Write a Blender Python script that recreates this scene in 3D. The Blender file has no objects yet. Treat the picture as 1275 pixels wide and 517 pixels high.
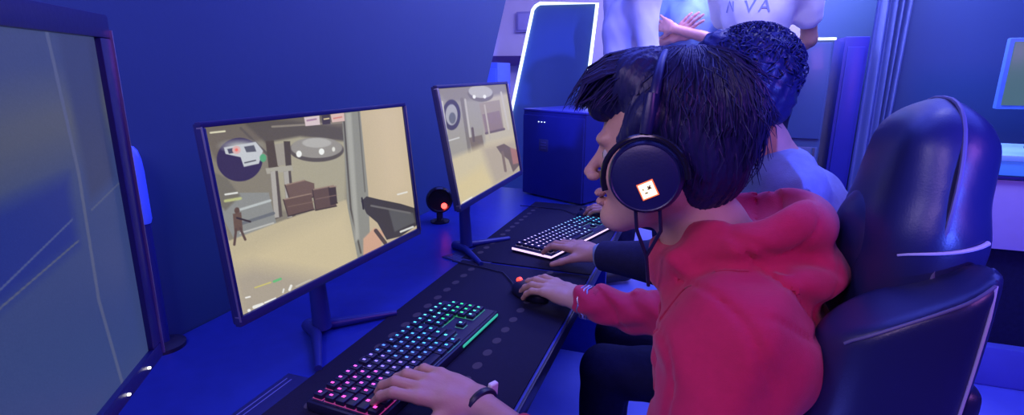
import bpy, bmesh, math, random
import numpy as np
from mathutils import Vector, Matrix
random.seed(7); rng = np.random.default_rng(7)
C = bpy.context.scene.collection
S = bpy.context.scene
PI = math.pi

# ------------------------------------------------------------------ camera, world, lights, exposure
CAM_P = Vector((-0.0873, 0.1397, 1.3004)); YAW, PITCH, ROLL, FPX = .3361, -.2491, .0054, 671.1
cd = bpy.data.cameras.new('camera'); cam = bpy.data.objects.new('camera', cd); C.objects.link(cam)
cd.sensor_fit = 'HORIZONTAL'; cd.sensor_width = 36; cd.lens = 36 * FPX / 1275; cd.clip_start = .02
_f = Vector((-math.sin(YAW) * math.cos(PITCH), math.cos(YAW) * math.cos(PITCH), math.sin(PITCH)))
_r = Vector((math.cos(YAW), math.sin(YAW), 0)); _u = _r.cross(_f)
_r2 = _r * math.cos(ROLL) + _u * math.sin(ROLL); _u2 = -_r * math.sin(ROLL) + _u * math.cos(ROLL)
m = Matrix((_r2, _u2, -_f)).transposed().to_4x4(); m.translation = CAM_P
cam.matrix_world = m
S.camera = cam
def at(px, py, d):                       # a point seen in the photograph at depth d
    return CAM_P + (_f + _r2 * ((px - 637.5) / FPX) + _u2 * ((258.5 - py) / FPX)) * d

w = bpy.data.worlds.new('world'); S.world = w; w.use_nodes = True
w.node_tree.nodes['Background'].inputs[0].default_value = (.07, .08, 1, 1)
w.node_tree.nodes['Background'].inputs[1].default_value = .85
S.view_settings.view_transform = 'Standard'; S.view_settings.look = 'None'
S.view_settings.exposure = 0; S.view_settings.gamma = 1; S.view_settings.use_curve_mapping = False

def lamp(name, kind, loc, power, color, size=.5, aim=None, sizey=None, spot=None, blend=.5):
    l = bpy.data.lights.new(name, kind); o = bpy.data.objects.new(name, l); C.objects.link(o)
    l.energy = power; l.color = color; o.location = loc
    if kind == 'AREA':
        l.size = size
        if sizey: l.shape = 'RECTANGLE'; l.size_y = sizey
    elif kind == 'SPOT':
        l.spot_size = spot; l.spot_blend = blend; l.shadow_soft_size = size
    else: l.shadow_soft_size = size
    if aim is not None:
        o.rotation_euler = (Vector(aim) - Vector(loc)).to_track_quat('-Z', 'Y').to_euler()
    return o
lamp('blue_ceiling_light', 'AREA', (.2, 2.2, 2.55), 95, (.09, .12, 1), 2.2, (.1, 2.2, 0), 3.0)
lamp('rear_room_light', 'AREA', (.5, 3.9, 2.5), 150, (.60, .57, 1), 1.6, (.3, 4.6, .8))
lamp('rear_wash_fill', 'AREA', (.25, 1.9, 2.5), 14, (.72, .72, 1), .5, (-.05, 3.0, 1.35))  # unseen lamp added to brighten the standing people
lamp('floor_blue_fill', 'AREA', (-.22, .35, .62), 5, (.12, .14, 1), .25, (-.15, 1.0, 0))  # unseen low lamp added to brighten the floor beside the desk
lamp('violet_side_light', 'AREA', (1.5, -.3, 2.1), 19, (.66, .20, 1), .7, (0, .95, .9))
lamp('pink_front_fill', 'AREA', (-.5, -.5, 2.0), 9, (.75, .5, 1), .5, (-.2, .9, .9))  # unseen lamp added to put pinkish light on the near hand
lamp('head_shadow_spot', 'SPOT', (1.38, -1.58, 1.41), 950, (.07, .12, 1), .03, (-1.02, 3.75, 1.16), None, math.radians(11), .7)  # unseen spot added to cast the rear player's head shadow on the panel
lamp('violet_hand_fill', 'AREA', (-.85, .25, 1.75), 4, (.72, .60, 1), .3, (-.40, .85, .85))  # unseen lamp added to brighten the hand on the near keyboard

# ------------------------------------------------------------------ materials
def srgb(c):
    return tuple((v / 255 / 12.92) if v / 255 <= .04045 else ((v / 255 + .055) / 1.055) ** 2.4 for v in c)
_m = {}
def mat(name, color=(.5, .5, .5), rough=.5, metal=0, noise=0, nscale=20, bump=0, bscale=60, spec=.5, emit=None, es=1, sheen=0, coat=0, stretch=None, color2=None):
    if name in _m: return _m[name]
    mt = bpy.data.materials.new(name); mt.use_nodes = True; nt = mt.node_tree; b = nt.nodes['Principled BSDF']
    b.inputs['Base Color'].default_value = (*color, 1); b.inputs['Roughness'].default_value = rough
    b.inputs['Metallic'].default_value = metal; b.inputs['Specular IOR Level'].default_value = spec
    b.inputs['Sheen Weight'].default_value = sheen; b.inputs['Coat Weight'].default_value = coat
    tc = nt.nodes.new('ShaderNodeTexCoord'); mp = nt.nodes.new('ShaderNodeMapping'); nt.links.new(tc.outputs['Object'], mp.inputs[0])
    if stretch: mp.inputs['Scale'].default_value = stretch
    if noise or color2:
        n = nt.nodes.new('ShaderNodeTexNoise'); n.inputs['Scale'].default_value = nscale; n.inputs['Detail'].default_value = 4
        nt.links.new(mp.outputs[0], n.inputs['Vector'])
        mx = nt.nodes.new('ShaderNodeMix'); mx.data_type = 'RGBA'
        nt.links.new(n.outputs['Fac'], mx.inputs['Factor'])
        c1 = color if color2 else tuple(v * (1 - noise) for v in color); c2 = color2 or tuple(min(1, v * (1 + noise)) for v in color)
        mx.inputs[6].default_value = (*c1, 1); mx.inputs[7].default_value = (*c2, 1)
        nt.links.new(mx.outputs[2], b.inputs['Base Color'])
    if bump:
        n2 = nt.nodes.new('ShaderNodeTexNoise'); n2.inputs['Scale'].default_value = bscale; n2.inputs['Detail'].default_value = 3
        nt.links.new(mp.outputs[0], n2.inputs['Vector'])
        bp = nt.nodes.new('ShaderNodeBump'); bp.inputs['Strength'].default_value = bump; bp.inputs['Distance'].default_value = .004
        nt.links.new(n2.outputs['Fac'], bp.inputs['Height']); nt.links.new(bp.outputs[0], b.inputs['Normal'])
    if emit is not None:
        b.inputs['Emission Color'].default_value = (*emit, 1); b.inputs['Emission Strength'].default_value = es
    _m[name] = mt; return mt
M_wall = mat('blue_wall_paint', (.026, .068, .20), .5, noise=.12, nscale=1.5, bump=.1, bscale=40)
M_desk = mat('dark_desk_laminate', (.013, .030, .30), .35, noise=.2, nscale=30, spec=.35)
M_mat = mat('dark_mouse_pad_cloth', (.010, .010, .035), .85, noise=.3, nscale=300, bump=.3, bscale=900, spec=.2)
M_oval = mat('gold_brown_print', (.06, .052, .07), .8, spec=.2)
M_stand = mat('blue_black_plastic', (.012, .022, .20), .4, noise=.1)
M_plast = mat('black_plastic', (.012, .013, .045), .35, bump=.05, bscale=200)
M_plastg = mat('glossy_black_plastic', (.010, .010, .02), .15, noise=.1)
M_bezel = mat('dark_blue_bezel_plastic', (.016, .02, .12), .35, bump=.04, bscale=200)
M_edge = mat('brushed_grey_edge', (.30, .31, .42), .3, metal=.7, noise=.1)
M_skin = mat('skin', (.50, .29, .23), .5, noise=.08, nscale=60, bump=.12, bscale=250)
M_skin2 = mat('skin_deeper', (.40, .22, .18), .5, noise=.08, nscale=60, bump=.12, bscale=250)
M_eye = mat('eye_white', (.45, .42, .42), .3)
M_iris = mat('dark_iris', (.02, .012, .01), .1)
M_hair = mat('black_hair', (.011, .013, .075), .45, noise=.4, nscale=40, bump=.3, bscale=200, spec=.35, stretch=(1, 1, .25))
M_red = mat('crimson_fleece', (.47, .007, .070), .85, noise=.12, nscale=90, bump=.25, bscale=700, sheen=.15)
M_redrib = mat('crimson_rib_knit', (.40, .007, .06), .85, noise=.2, nscale=200, bump=.5, bscale=500, sheen=.15)
M_denim = mat('grey_blue_cloth', (.17, .24, .42), .85, noise=.2, nscale=60, bump=.3, bscale=500)
M_navy = mat('dark_navy_cloth', (.012, .014, .06), .85, noise=.3, nscale=60, bump=.3, bscale=400, spec=.2)
M_white = mat('white_shirt_cloth', (.72, .72, .78), .8, noise=.06, nscale=8, bump=.3, bscale=20)
M_lblue = mat('light_blue_cloth', (.25, .42, .80), .8, noise=.08, nscale=10, bump=.3, bscale=20)
M_teal = mat('teal_cloth', (.04, .30, .62), .8, noise=.1, nscale=10, bump=.3, bscale=30)
M_lea = mat('black_leather', (.012, .016, .085), .36, noise=.12, nscale=8, bump=.06, bscale=500, spec=.5)
M_lea_lit = mat('leather_blue_lit', (.03, .05, .40), .38, noise=.1, nscale=8, bump=.06, bscale=500, spec=.5)  # bluer copy of the black leather, imitating blue light on the cushion
M_pipe = mat('pale_piping', (.45, .45, .65), .4, noise=.05)
M_seam = mat('grey_seam_thread', (.10, .10, .22), .5, noise=.1)
M_steel = mat('grey_steel', (.25, .25, .3), .3, metal=.9, noise=.1)
M_floor = mat('blue_floor_vinyl', (.12, .16, .65), .35, noise=.15, nscale=6, bump=.05, bscale=60)
M_ceil = mat('dark_ceiling_paint', (.10, .10, .3), .8, noise=.1)
M_led = mat('cool_led', (.8, .8, .8), .4, emit=(.70, .88, 1), es=1.5, noise=.02)
M_post = mat('blue_plastic_added_glow', (.07, .12, .95), .3, noise=.05, emit=(.03, .07, .8), es=.35)  # slight emission added so the post's top looks lit

# ------------------------------------------------------------------ mesh builder
class MB:
    def __init__(s): s.v = []; s.f = []; s.mi = []; s.mats = []; s.n = 0
    def _mi(s, m):
        if m not in s.mats: s.mats.append(m)
        return s.mats.index(m)
    def add(s, verts, faces, m):
        i = s._mi(m); o = s.n
        s.v.extend([tuple(p) for p in verts]); s.n += len(verts)
        s.f.extend([tuple(q + o for q in f) for f in faces]); s.mi.extend([i] * len(faces)); return s
    def bm(s, bm, m, M=None):
        if M is not None: bm.transform(M)
        bm.verts.index_update()
        s.add([v.co[:] for v in bm.verts], [[v.index for v in f.verts] for f in bm.faces], m); bm.free(); return s
    def box(s, c, size, m, bev=0, seg=2, M=None):
        b = bmesh.new(); bmesh.ops.create_cube(b, size=1); bmesh.ops.scale(b, vec=size, verts=b.verts)
        if bev: bmesh.ops.bevel(b, geom=b.edges[:], offset=bev, segments=seg, affect='EDGES', profile=.6)
        bmesh.ops.translate(b, vec=c, verts=b.verts); return s.bm(b, m, M)
    def prism(s, pts, t, m, M=None, bev=0):          # outline in local xy, thickness t along z
        b = bmesh.new(); vs = [b.verts.new((p[0], p[1], -t / 2)) for p in pts]; f = b.faces.new(vs)
        r = bmesh.ops.extrude_face_region(b, geom=[f]); bmesh.ops.translate(b, vec=(0, 0, t), verts=[g for g in r['geom'] if isinstance(g, bmesh.types.BMVert)])
        bmesh.ops.recalc_face_normals(b, faces=b.faces)
        if bev: bmesh.ops.bevel(b, geom=b.edges[:], offset=bev, segments=2, affect='EDGES')
        return s.bm(b, m, M)
    def tube(s, pts, r, m, seg=10, closed=False, cap=True):
        pts = [Vector(p) for p in pts]; n = len(pts); rs = r if hasattr(r, '__len__') else [r] * n
        vs = []; fs = []; prev = None
        for i, p in enumerate(pts):
            t = (pts[(i + 1) % n] - pts[i - 1]) if closed else (pts[min(i + 1, n - 1)] - pts[max(i - 1, 0)])
            t.normalize()
            if prev is None:
                a = Vector((0, 0, 1)) if abs(t.z) < .9 else Vector((1, 0, 0)); x = t.cross(a).normalized()
            else: x = (prev - t * prev.dot(t)).normalized()
            prev = x; y = t.cross(x)
            for k in range(seg):
                a = 2 * PI * k / seg; vs.append(p + (x * math.cos(a) + y * math.sin(a)) * rs[i])
        for i in range(n if closed else n - 1):
            for k in range(seg):
                a = i * seg + k; b = i * seg + (k + 1) % seg; j = (i + 1) % n
                fs.append((a, b, j * seg + (k + 1) % seg, j * seg + k))
        if cap and not closed: fs.append(tuple(range(seg))[::-1]); fs.append(tuple((n - 1) * seg + k for k in range(seg)))
        return s.add(vs, fs, m)
    def lathe(s, prof, m, seg=32, M=None, c=(0, 0, 0)):   # profile (radius, height) about z
        vs = []; fs = []; n = len(prof)
        for r, z in prof:
            for k in range(seg): a = 2 * PI * k / seg; vs.append(Vector((c[0] + r * math.cos(a), c[1] + r * math.sin(a), c[2] + z)))
        for i in range(n - 1):
            for k in range(seg): fs.append((i * seg + k, i * seg + (k + 1) % seg, (i + 1) * seg + (k + 1) % seg, (i + 1) * seg + k))
        fs.append(tuple(range(seg))[::-1]); fs.append(tuple((n - 1) * seg + k for k in range(seg)))
        if M is not None: vs = [M @ v for v in vs]
        return s.add(vs, fs, m)
    def build(s, name, parent=None, world=True, smooth=True, loc=None, auto=35):
        off = Vector((0, 0, 0))
        if parent is not None and world: off = parent.matrix_world.translation if parent.parent is None else None
        if off is None:
            off = Vector(parent.location); q = parent.parent
            while q: off += q.location; q = q.parent
        elif parent is not None and world: off = Vector(parent.location)
        if loc is not None and parent is None: off = Vector(loc)
        me = bpy.data.meshes.new(name); v = np.array(s.v, dtype=np.float64).reshape(-1, 3) - np.array(off)
        me.from_pydata(v.tolist(), [], s.f)
        for mm in s.mats: me.materials.append(mm)
        me.polygons.foreach_set('material_index', s.mi); me.update()
        if smooth:
            me.polygons.foreach_set('use_smooth', [True] * len(s.f))
            if auto: me.set_sharp_from_angle(angle=math.radians(auto))
        o = bpy.data.objects.new(name, me); C.objects.link(o)
        if parent is not None: o.parent = parent
        elif loc is not None: o.location = loc
        return o
def tag(o, label, cat, group=None):
    o['label'] = label; o['category'] = cat
    if group: o['group'] = group
    return o
def thing(name, label, cat, loc=(0, 0, 0), rz=0, group=None):
    o = bpy.data.objects.new(name, None); C.objects.link(o); o.location = loc; o.rotation_euler = (0, 0, rz); o.empty_display_size = .05
    return tag(o, label, cat, group)
def struct(o): o['kind'] = 'structure'; return o

# ------------------------------------------------------------------ soft shapes: distance functions meshed with surface nets
V = np.array
def p_cap(a, b, ra, rb=None):
    a = V(a, float); b = V(b, float); rb = ra if rb is None else rb; ab = b - a; L = ab @ ab + 1e-12
    def f(P):
        t = np.clip((P - a) @ ab / L, 0, 1)
        return np.linalg.norm(P - a - t[:, None] * ab, axis=1) - (ra + (rb - ra) * t)
    return f
def p_ell(c, r, M=None):
    c = V(c, float); r = V(r, float); M = None if M is None else V(M, float)
    def f(P):
        q = P - c
        if M is not None: q = q @ M                # columns of M are the local axes
        k0 = np.linalg.norm(q / r, axis=1); k1 = np.linalg.norm(q / (r * r), axis=1) + 1e-9
        return k0 * (k0 - 1) / k1
    return f
def p_half(n, d):                                  # everything beyond the plane n.x = d
    n = V(n, float); n = n / np.linalg.norm(n)
    return lambda P: d - P @ n
def p_box(c, h, rad, M=None):
    c = V(c, float); h = V(h, float) - rad; M = None if M is None else V(M, float)
    def f(P):
        q = P - c
        if M is not None: q = q @ M
        q = np.abs(q) - h
        return np.linalg.norm(np.maximum(q, 0), axis=1) + np.minimum(q.max(axis=1), 0) - rad
    return f
def p_poly(pts, rs):                               # rounded rope along a line of points
    fs = [p_cap(pts[i], pts[i + 1], rs[i], rs[i + 1]) for i in range(len(pts) - 1)]
    def f(P):
        d = fs[0](P)
        for g in fs[1:]: d = np.minimum(d, g(P))
        return d
    return f
def smin(a, b, k):
    h = np.clip(.5 + .5 * (b - a) / k, 0, 1); return b + (a - b) * h - k * h * (1 - h)
def smax(a, b, k): return -smin(-a, -b, k)
def combine(items, disp=None):                     # items: (primitive, blend, '+' or '-')
    def f(P):
        d = None
        for it in items:
            g = it[0](P); k = it[1]
            if d is None: d = g
            elif len(it) > 2 and it[2] == '-': d = smax(d, -g, k)
            else: d = smin(d, g, k)
        if disp is not None: d = d + disp(P)
        return d
    return f
def nets(fn, lo, hi, h):
    lo = V(lo, float); hi = V(hi, float); B = 8
    nb = np.ceil((hi - lo) / h / B).astype(int); n = nb * B + 1
    F = np.full(n, 1.0, dtype=np.float32)
    g = np.stack(np.meshgrid(*[np.arange(k) for k in nb], indexing='ij'), -1).reshape(-1, 3)
    cen = lo + (g * B + B / 2) * h; fc = fn(cen)
    act = np.abs(fc) < B * h * .87 * 1.5 + h * 2
    for gi in g[(~act) & (fc < 0)]:
        a = gi * B; F[a[0]:a[0] + B + 1, a[1]:a[1] + B + 1, a[2]:a[2] + B + 1] = -1
    need = np.zeros(n, bool)
    for gi in g[act]:
        a = gi * B; need[a[0]:a[0] + B + 1, a[1]:a[1] + B + 1, a[2]:a[2] + B + 1] = True
    idx = np.argwhere(need)
    for k in range(0, len(idx), 200000):
        q = idx[k:k + 200000]; F[q[:, 0], q[:, 1], q[:, 2]] = fn(lo + q * h)
    neg = F < 0
    c = np.zeros(n - 1, np.int8)
    for dx in (0, 1):
        for dy in (0, 1):
            for dz in (0, 1): c += neg[dx:n[0] - 1 + dx, dy:n[1] - 1 + dy, dz:n[2] - 1 + dz]
    cells = np.argwhere((c > 0) & (c < 8)); cid = np.full(n - 1, -1, np.int64); cid[tuple(cells.T)] = np.arange(len(cells))
    corners = [(x, y, z) for x in (0, 1) for y in (0, 1) for z in (0, 1)]
    vals = {co: F[cells[:, 0] + co[0], cells[:, 1] + co[1], cells[:, 2] + co[2]].astype(float) for co in corners}
    acc = np.zeros((len(cells), 3)); cnt = np.zeros(len(cells))
    for co in corners:
        for ax in range(3):
            if co[ax] == 0:
                c2 = list(co); c2[ax] = 1; c2 = tuple(c2); a = vals[co]; b = vals[c2]; x = (a < 0) != (b < 0)
                t = np.where(x, a / np.where(x, a - b, 1), 0); p = np.tile(V(co, float), (len(cells), 1)); p[:, ax] += t
                acc += p * x[:, None]; cnt += x
    verts = lo + (cells + acc / cnt[:, None]) * h
    faces = []
    for ax in range(3):
        u, v_ = (ax + 1) % 3, (ax + 2) % 3
        s0 = [slice(None)] * 3; s1 = [slice(None)] * 3; s0[ax] = slice(0, -1); s1[ax] = slice(1, None)
        a = neg[tuple(s0)]; b = neg[tuple(s1)]; e = np.argwhere(a != b)
        e = e[(e[:, u] > 0) & (e[:, v_] > 0) & (e[:, u] < n[u] - 1) & (e[:, v_] < n[v_] - 1)]
        def cc(du, dv):
            q = e.copy(); q[:, u] -= du; q[:, v_] -= dv; return cid[q[:, 0], q[:, 1], q[:, 2]]
        q = np.stack([cc(1, 1), cc(0, 1), cc(0, 0), cc(1, 0)], -1)
        fl = ~a[tuple(e.T)]; q[fl] = q[fl][:, ::-1]; faces.append(q)
    return verts, np.concatenate(faces)
def snap(fn, pts, off=0.0, it=12, e=.0008):            # pull points onto a surface
    P = V([list(p) for p in pts], float)
    for _ in range(it):
        d = fn(P); G = np.stack([(fn(P + V(a) * e) - fn(P - V(a) * e)) / (2 * e) for a in ((1, 0, 0), (0, 1, 0), (0, 0, 1))], -1)
        G /= np.linalg.norm(G, axis=1, keepdims=True) + 1e-9; P = P - G * (d - off)[:, None] * .8
    return P
TOPFN = {}
def soft(mb, fn, lo, hi, h, m, X=None):
    v, f = nets(fn, lo, hi, h)
    if X is not None: v = np.c_[v, np.ones(len(v))] @ V(X).T; v = v[:, :3]
    return mb.add(v.tolist(), f.tolist(), m)
def wav(P, f, s=0):
    return np.sin(P[:, 0] * f + s + 1.7 * np.sin(P[:, 1] * f * .7 + s)) * np.sin(P[:, 2] * f * .9 + 2.1 * s + 1.3 * np.sin(P[:, 0] * f * .6)) 

# ------------------------------------------------------------------ the room
mb = MB(); mb.box((.4, 2.0, -.05), (5.2, 8.0, .1), M_floor); struct(mb.build('floor'))
mb = MB(); mb.box((.4, 4.05, .09), (5.2, 2.6, .18), M_floor, .01); struct(mb.build('trim_1'))
mb = MB(); mb.box((.4, 2.0, 2.75), (5.2, 8.0, .1), M_ceil); struct(mb.build('ceiling'))
mb = MB()   # blue partition beside the desks, its far edge leans
MX = Matrix(((0, 0, 1, -1.13), (1, 0, 0, 0), (0, 1, 0, 0), (0, 0, 0, 1)))
mb.prism([(-1.95, 0), (2.22, 0), (2.66, 1.25), (2.93, 1.66), (3.3, 2.7), (-1.95, 2.7)], .06, M_wall, MX)
struct(mb.build('wall_left', smooth=False))
M_rear = mat('lilac_wall_paint', (.55, .50, .72), .6, noise=.08, nscale=3, bump=.1, bscale=40)
mb = MB(); mb.box((.4, 5.4, 1.35), (5.2, .1, 2.7), M_rear); struct(mb.build('wall_back'))
mb = MB(); mb.box((3.0, 2.0, 1.35), (.1, 8, 2.7), M_wall); struct(mb.build('wall_right'))
mb = MB(); mb.box((-2.2, 4.3, 1.35), (.1, 3.0, 2.7), M_rear); struct(mb.build('wall_far_left'))
mb = MB(); mb.box((.4, -2.0, 1.35), (5.2, .1, 2.7), M_wall); struct(mb.build('wall_front'))

# ------------------------------------------------------------------ desk
desk = thing('gaming_desk', 'long dark gaming desk running along the blue partition', 'desk', (-.72, .9, 0))
mb = MB(); mb.box((-.717, .85, .735), (.76, 3.4, .03), M_desk, .004); mb.build('desktop', desk)
for y in (-.7, 1.0, 2.45):
    mb = MB(); mb.box((-.74, y, .36), (.6, .03, .72), M_desk, .003); mb.build('leg_panel', desk)
mb = MB(); mb.box((-1.02, .85, .55), (.02, 3.3, .3), M_desk, .003); mb.build('back_panel', desk)
mb = MB(); mb.box((-.336, .85, .735), (.006, 3.4, .031), M_plast, .002); mb.build('edge_strip', desk)

def oval(mb, c, rx, ry, z, rot, m, n=18):
    vs = [(c[0] + rx * math.cos(a) * math.cos(rot) - ry * math.sin(a) * math.sin(rot), c[1] + rx * math.cos(a) * math.sin(rot) + ry * math.sin(a) * math.cos(rot), z) for a in [2 * PI * k / n for k in range(n)]]
    mb.add(vs, [tuple(range(n))], m)
def desk_mat(x0, x1, y0, y1, label, ovals):
    mb = MB(); mb.box(((x0 + x1) / 2, (y0 + y1) / 2, .7525), (x1 - x0, y1 - y0, .004), M_mat, .0015)
    for c in ovals: oval(mb, c, .009, .013, .7548, 0, M_oval)
    o = mb.build('mouse_pad', loc=((x0 + x1) / 2, (y0 + y1) / 2, .75)); tag(o, label, 'mouse pad', 'desk-wide mouse pads')
ov = []
for k in range(20):
    y = .52 + k * .052
    ov.append((-.668, y)); ov.append((-.452, y))
desk_mat(-.725, -.343, .45, 1.52, 'dark cloth mouse pad with printed ovals under the near keyboard', ov)
ov = [(-.70 + .0 * k, 1.60 + .050 * k) for k in range(13)]
desk_mat(-.735, -.343, 1.535, 2.30, 'dark cloth mouse pad with printed ovals under the far keyboard', ov)

# ------------------------------------------------------------------ monitors
def homog(px):           # unit square (0,0 top left) -> picture coordinates
    src = [(0, 0), (1, 0), (1, 1), (0, 1)]; A = []; b = []
    for (u, v), (x, y) in zip(src, px):
        A.append([u, v, 1, 0, 0, 0, -u * x, -v * x]); b.append(x); A.append([0, 0, 0, u, v, 1, -u * y, -v * y]); b.append(y)
    return np.append(np.linalg.solve(V(A, float), V(b, float)), 1).reshape(3, 3)
class Paint:
    def __init__(s, X, Y, base): s.X = X; s.Y = Y; s.c = np.tile(V(base, float), X.shape + (1,)); 
    def blend(s, mask, col):
        mask = np.clip(mask, 0, 1)[..., None]; s.c = s.c * (1 - mask) + V(col, float) * mask
    def poly(s, pts, col, soft=.8, a=1):           # convex or not: signed distance to outline
        X, Y = s.X, s.Y; d = np.full(X.shape, 1e9); inside = np.zeros(X.shape, bool); n = len(pts)
        for i in range(n):
            x0, y0 = pts[i]; x1, y1 = pts[(i + 1) % n]; ex, ey = x1 - x0, y1 - y0
            t = np.clip(((X - x0) * ex + (Y - y0) * ey) / (ex * ex + ey * ey + 1e-9), 0, 1)
            d = np.minimum(d, np.hypot(X - x0 - ex * t, Y - y0 - ey * t))
            cr = ((y0 > Y) != (y1 > Y)) & (X < ex * (Y - y0) / (ey if abs(ey) > 1e-9 else 1e-9) + x0); inside ^= cr
        s.blend((np.where(inside, d, -d) / soft + .5) * a, col)
    def ell(s, c, rx, ry, col, soft=.8, a=1, ring=None):
        k = np.hypot((s.X - c[0]) / rx, (s.Y - c[1]) / ry); d = (1 - k) * min(rx, ry)
        if ring: d = ring / 2 - np.abs(d)
        s.blend((d / soft + .5) * a, col)
    def line(s, p0, p1, w, col, a=1):
        ex, ey = p1[0] - p0[0], p1[1] - p0[1]; t = np.clip(((s.X - p0[0]) * ex + (s.Y - p0[1]) * ey) / (ex * ex + ey * ey), 0, 1)
        s.blend(((w / 2 - np.hypot(s.X - p0[0] - ex * t, s.Y - p0[1] - ey * t)) / .8 + .5) * a, col)
def paint2(X, Y):
    p = Paint(X, Y, (170, 160, 140))
    p.poly([(250, 155), (430, 130), (432, 262), (290, 312)], (134, 128, 112))
    p.poly([(330, 160), (430, 145), (430, 262), (352, 262)], (168, 162, 138), 6)
    p.poly([(250, 160), (428, 135), (428, 160), (330, 172), (270, 200)], (112, 104, 92), 5)
    p.poly([(300, 150), (360, 150), (425, 158), (430, 176), (372, 170), (330, 178)], (92, 86, 78), 4)
    p.line((338, 158), (424, 152), 2.5, (140, 132, 118)); p.line((300, 160), (345, 205), 3, (96, 90, 84))
    p.ell((393, 187), 34, 15, (92, 86, 80)); p.ell((393, 184), 32, 13, (150, 146, 138)); p.ell((393, 178), 18, 6, (178, 176, 170))
    p.ell((371, 192), 3.4, 4.2, (238, 240, 235)); p.ell((399, 189), 3.4, 4, (238, 240, 235)); p.ell((414, 186), 2, 3, (220, 220, 210))
    p.poly([(330, 176), (340, 175), (346, 208), (334, 210)], (84, 74, 64)); p.poly([(341, 180), (352, 178), (357, 205), (345, 207)], (158, 152, 140))
    p.poly([(352, 176), (360, 176), (362, 208), (355, 210)], (80, 72, 64))
    p.poly([(330, 210), (362, 206), (364, 213), (332, 217)], (170, 166, 152))
    for x in (336, 352):
        p.poly([(x, 214), (x + 9, 213), (x + 15, 270), (x + 5, 274)], (88, 80, 74)); p.poly([(x, 214), (x + 6, 213), (x + 11, 271), (x + 5, 272)], (172, 168, 160))
    p.poly([(268, 248), (300, 240), (334, 240), (346, 288), (296, 304)], (140, 142, 138))
    p.line((296, 262), (336, 250), 3, (186, 192, 190)); p.line((302, 278), (340, 266), 4, (108, 112, 116)); p.line((300, 290), (340, 278), 2, (188, 188, 182))
    p.poly([(262, 212), (284, 222), (300, 244), (282, 262), (270, 250)], (116, 112, 100), 3)
    p.poly([(284, 300), (360, 272), (430, 250), (455, 340), (300, 400)], (190, 178, 146), 2)
    p.poly([(300, 322), (430, 262), (452, 345), (302, 400)], (202, 188, 152), 22)
    p.poly([(288, 340), (315, 330), (420, 350), (300, 400)], (170, 160, 142), 26)
    for q, c in (([(354, 231), (378, 225), (390, 229), (391, 246), (360, 250)], (112, 92, 82)), ([(352, 249), (386, 242), (390, 262), (358, 270)], (104, 84, 74)),
                 ([(388, 237), (414, 232), (418, 258), (392, 263)], (98, 80, 72)), ([(408, 234), (417, 233), (419, 254), (411, 256)], (70, 60, 56))):
        p.poly(q, c); p.line(q[0], q[1], 1.5, (150, 128, 112)); p.line(q[0], q[-1], 1.2, (70, 58, 54)); p.line(q[-1], q[-2], 1.4, (64, 54, 50))
    p.line((358, 258), (390, 252), 1, (130, 108, 94)); p.line((392, 249), (418, 244), 1, (130, 108, 94))
    # doorway pillar and sandy wall on the right
    p.poly([(436, 134), (505, 125), (525, 292), (470, 312), (447, 318)], (196, 180, 148), 1.5)
    p.poly([(460, 130), (505, 125), (518, 240), (480, 250)], (206, 188, 156), 30)
    p.poly([(424, 136), (447, 134), (458, 240), (462, 330), (446, 330), (432, 260)], (142, 142, 132))
    p.line((426, 136), (436, 262), 2.2, (92, 88, 78)); p.line((436, 262), (449, 318), 2.2, (92, 88, 78)); p.poly([(429, 140), (436, 139), (447, 300), (442, 304)], (168, 168, 158), 3)
    p.line((445, 135), (454, 240), 1.6, (110, 108, 98))
    # map disc with white emblem
    p.ell((299, 199), 27.5, 27, (58, 50, 84)); p.ell((299, 182), 24, 8, (170, 172, 172), 4, .5)
    p.poly([(280, 184), (318, 177), (327, 188), (322, 204), (304, 208), (300, 196), (282, 192)], (196, 200, 204)); p.poly([(284, 186), (294, 184), (296, 190), (286, 192)], (78, 78, 96)); p.poly([(304, 183), (316, 181), (319, 189), (307, 190)], (90, 92, 104))
    p.ell((295, 187), 5, 5, (216, 176, 172)); p.ell((295, 187), 2, 2, (236, 120, 110)); p.ell((327, 197), 4, 5, (90, 166, 122)); p.line((305, 203), (318, 200), 1.4, (60, 60, 70))
    # small figure
    p.ell((296, 262), 3.2, 4, (96, 76, 66)); p.poly([(291, 266), (301, 264), (303, 286), (293, 288)], (104, 84, 72)); p.line((295, 285), (293, 304), 3, (92, 74, 66)); p.line((300, 284), (306, 298), 3, (92, 74, 66)); p.line((296, 271), (312, 276), 2.2, (56, 48, 50))
    # gun and arm
    p.poly([(452, 300), (466, 286), (480, 292), (474, 312), (452, 324)], (206, 164, 136), 2); p.poly([(449, 252), (456, 246), (472, 250), (500, 256), (519, 262), (521, 284), (500, 298), (482, 302), (470, 280), (456, 268)], (68, 64, 62))
    p.line((450, 248), (452, 262), 2, (52, 48, 50)); p.poly([(484, 262), (516, 268), (519, 280), (492, 292)], (92, 92, 90), 2); p.line((462, 258), (512, 268), 2.4, (112, 110, 106)); p.line((500, 292), (516, 286), 2.6, (214, 214, 208)); p.line((468, 290), (480, 306), 5, (84, 72, 66))
    p.line((496, 244), (508, 241), 2, (226, 224, 214))
    # overlays
    p.poly([(377, 146), (396, 143), (397, 155), (379, 157)], (214, 196, 198)); p.poly([(399, 143), (409, 142), (410, 154), (400, 155)], (70, 62, 70)); p.poly([(410, 142), (427, 139), (428, 150), (412, 152)], (216, 184, 176))
    p.line((381, 150), (392, 148), 2, (160, 120, 150)); p.line((402, 148), (408, 147), 1.6, (220, 200, 150)); p.line((414, 147), (424, 145), 1.8, (206, 130, 120))
    p.line((264, 166), (281, 164), 2, (226, 222, 190)); p.line((282, 242), (296, 240), 2.2, (224, 226, 220)); p.line((282, 250), (300, 247), 4, (186, 190, 130), .6)
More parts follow.
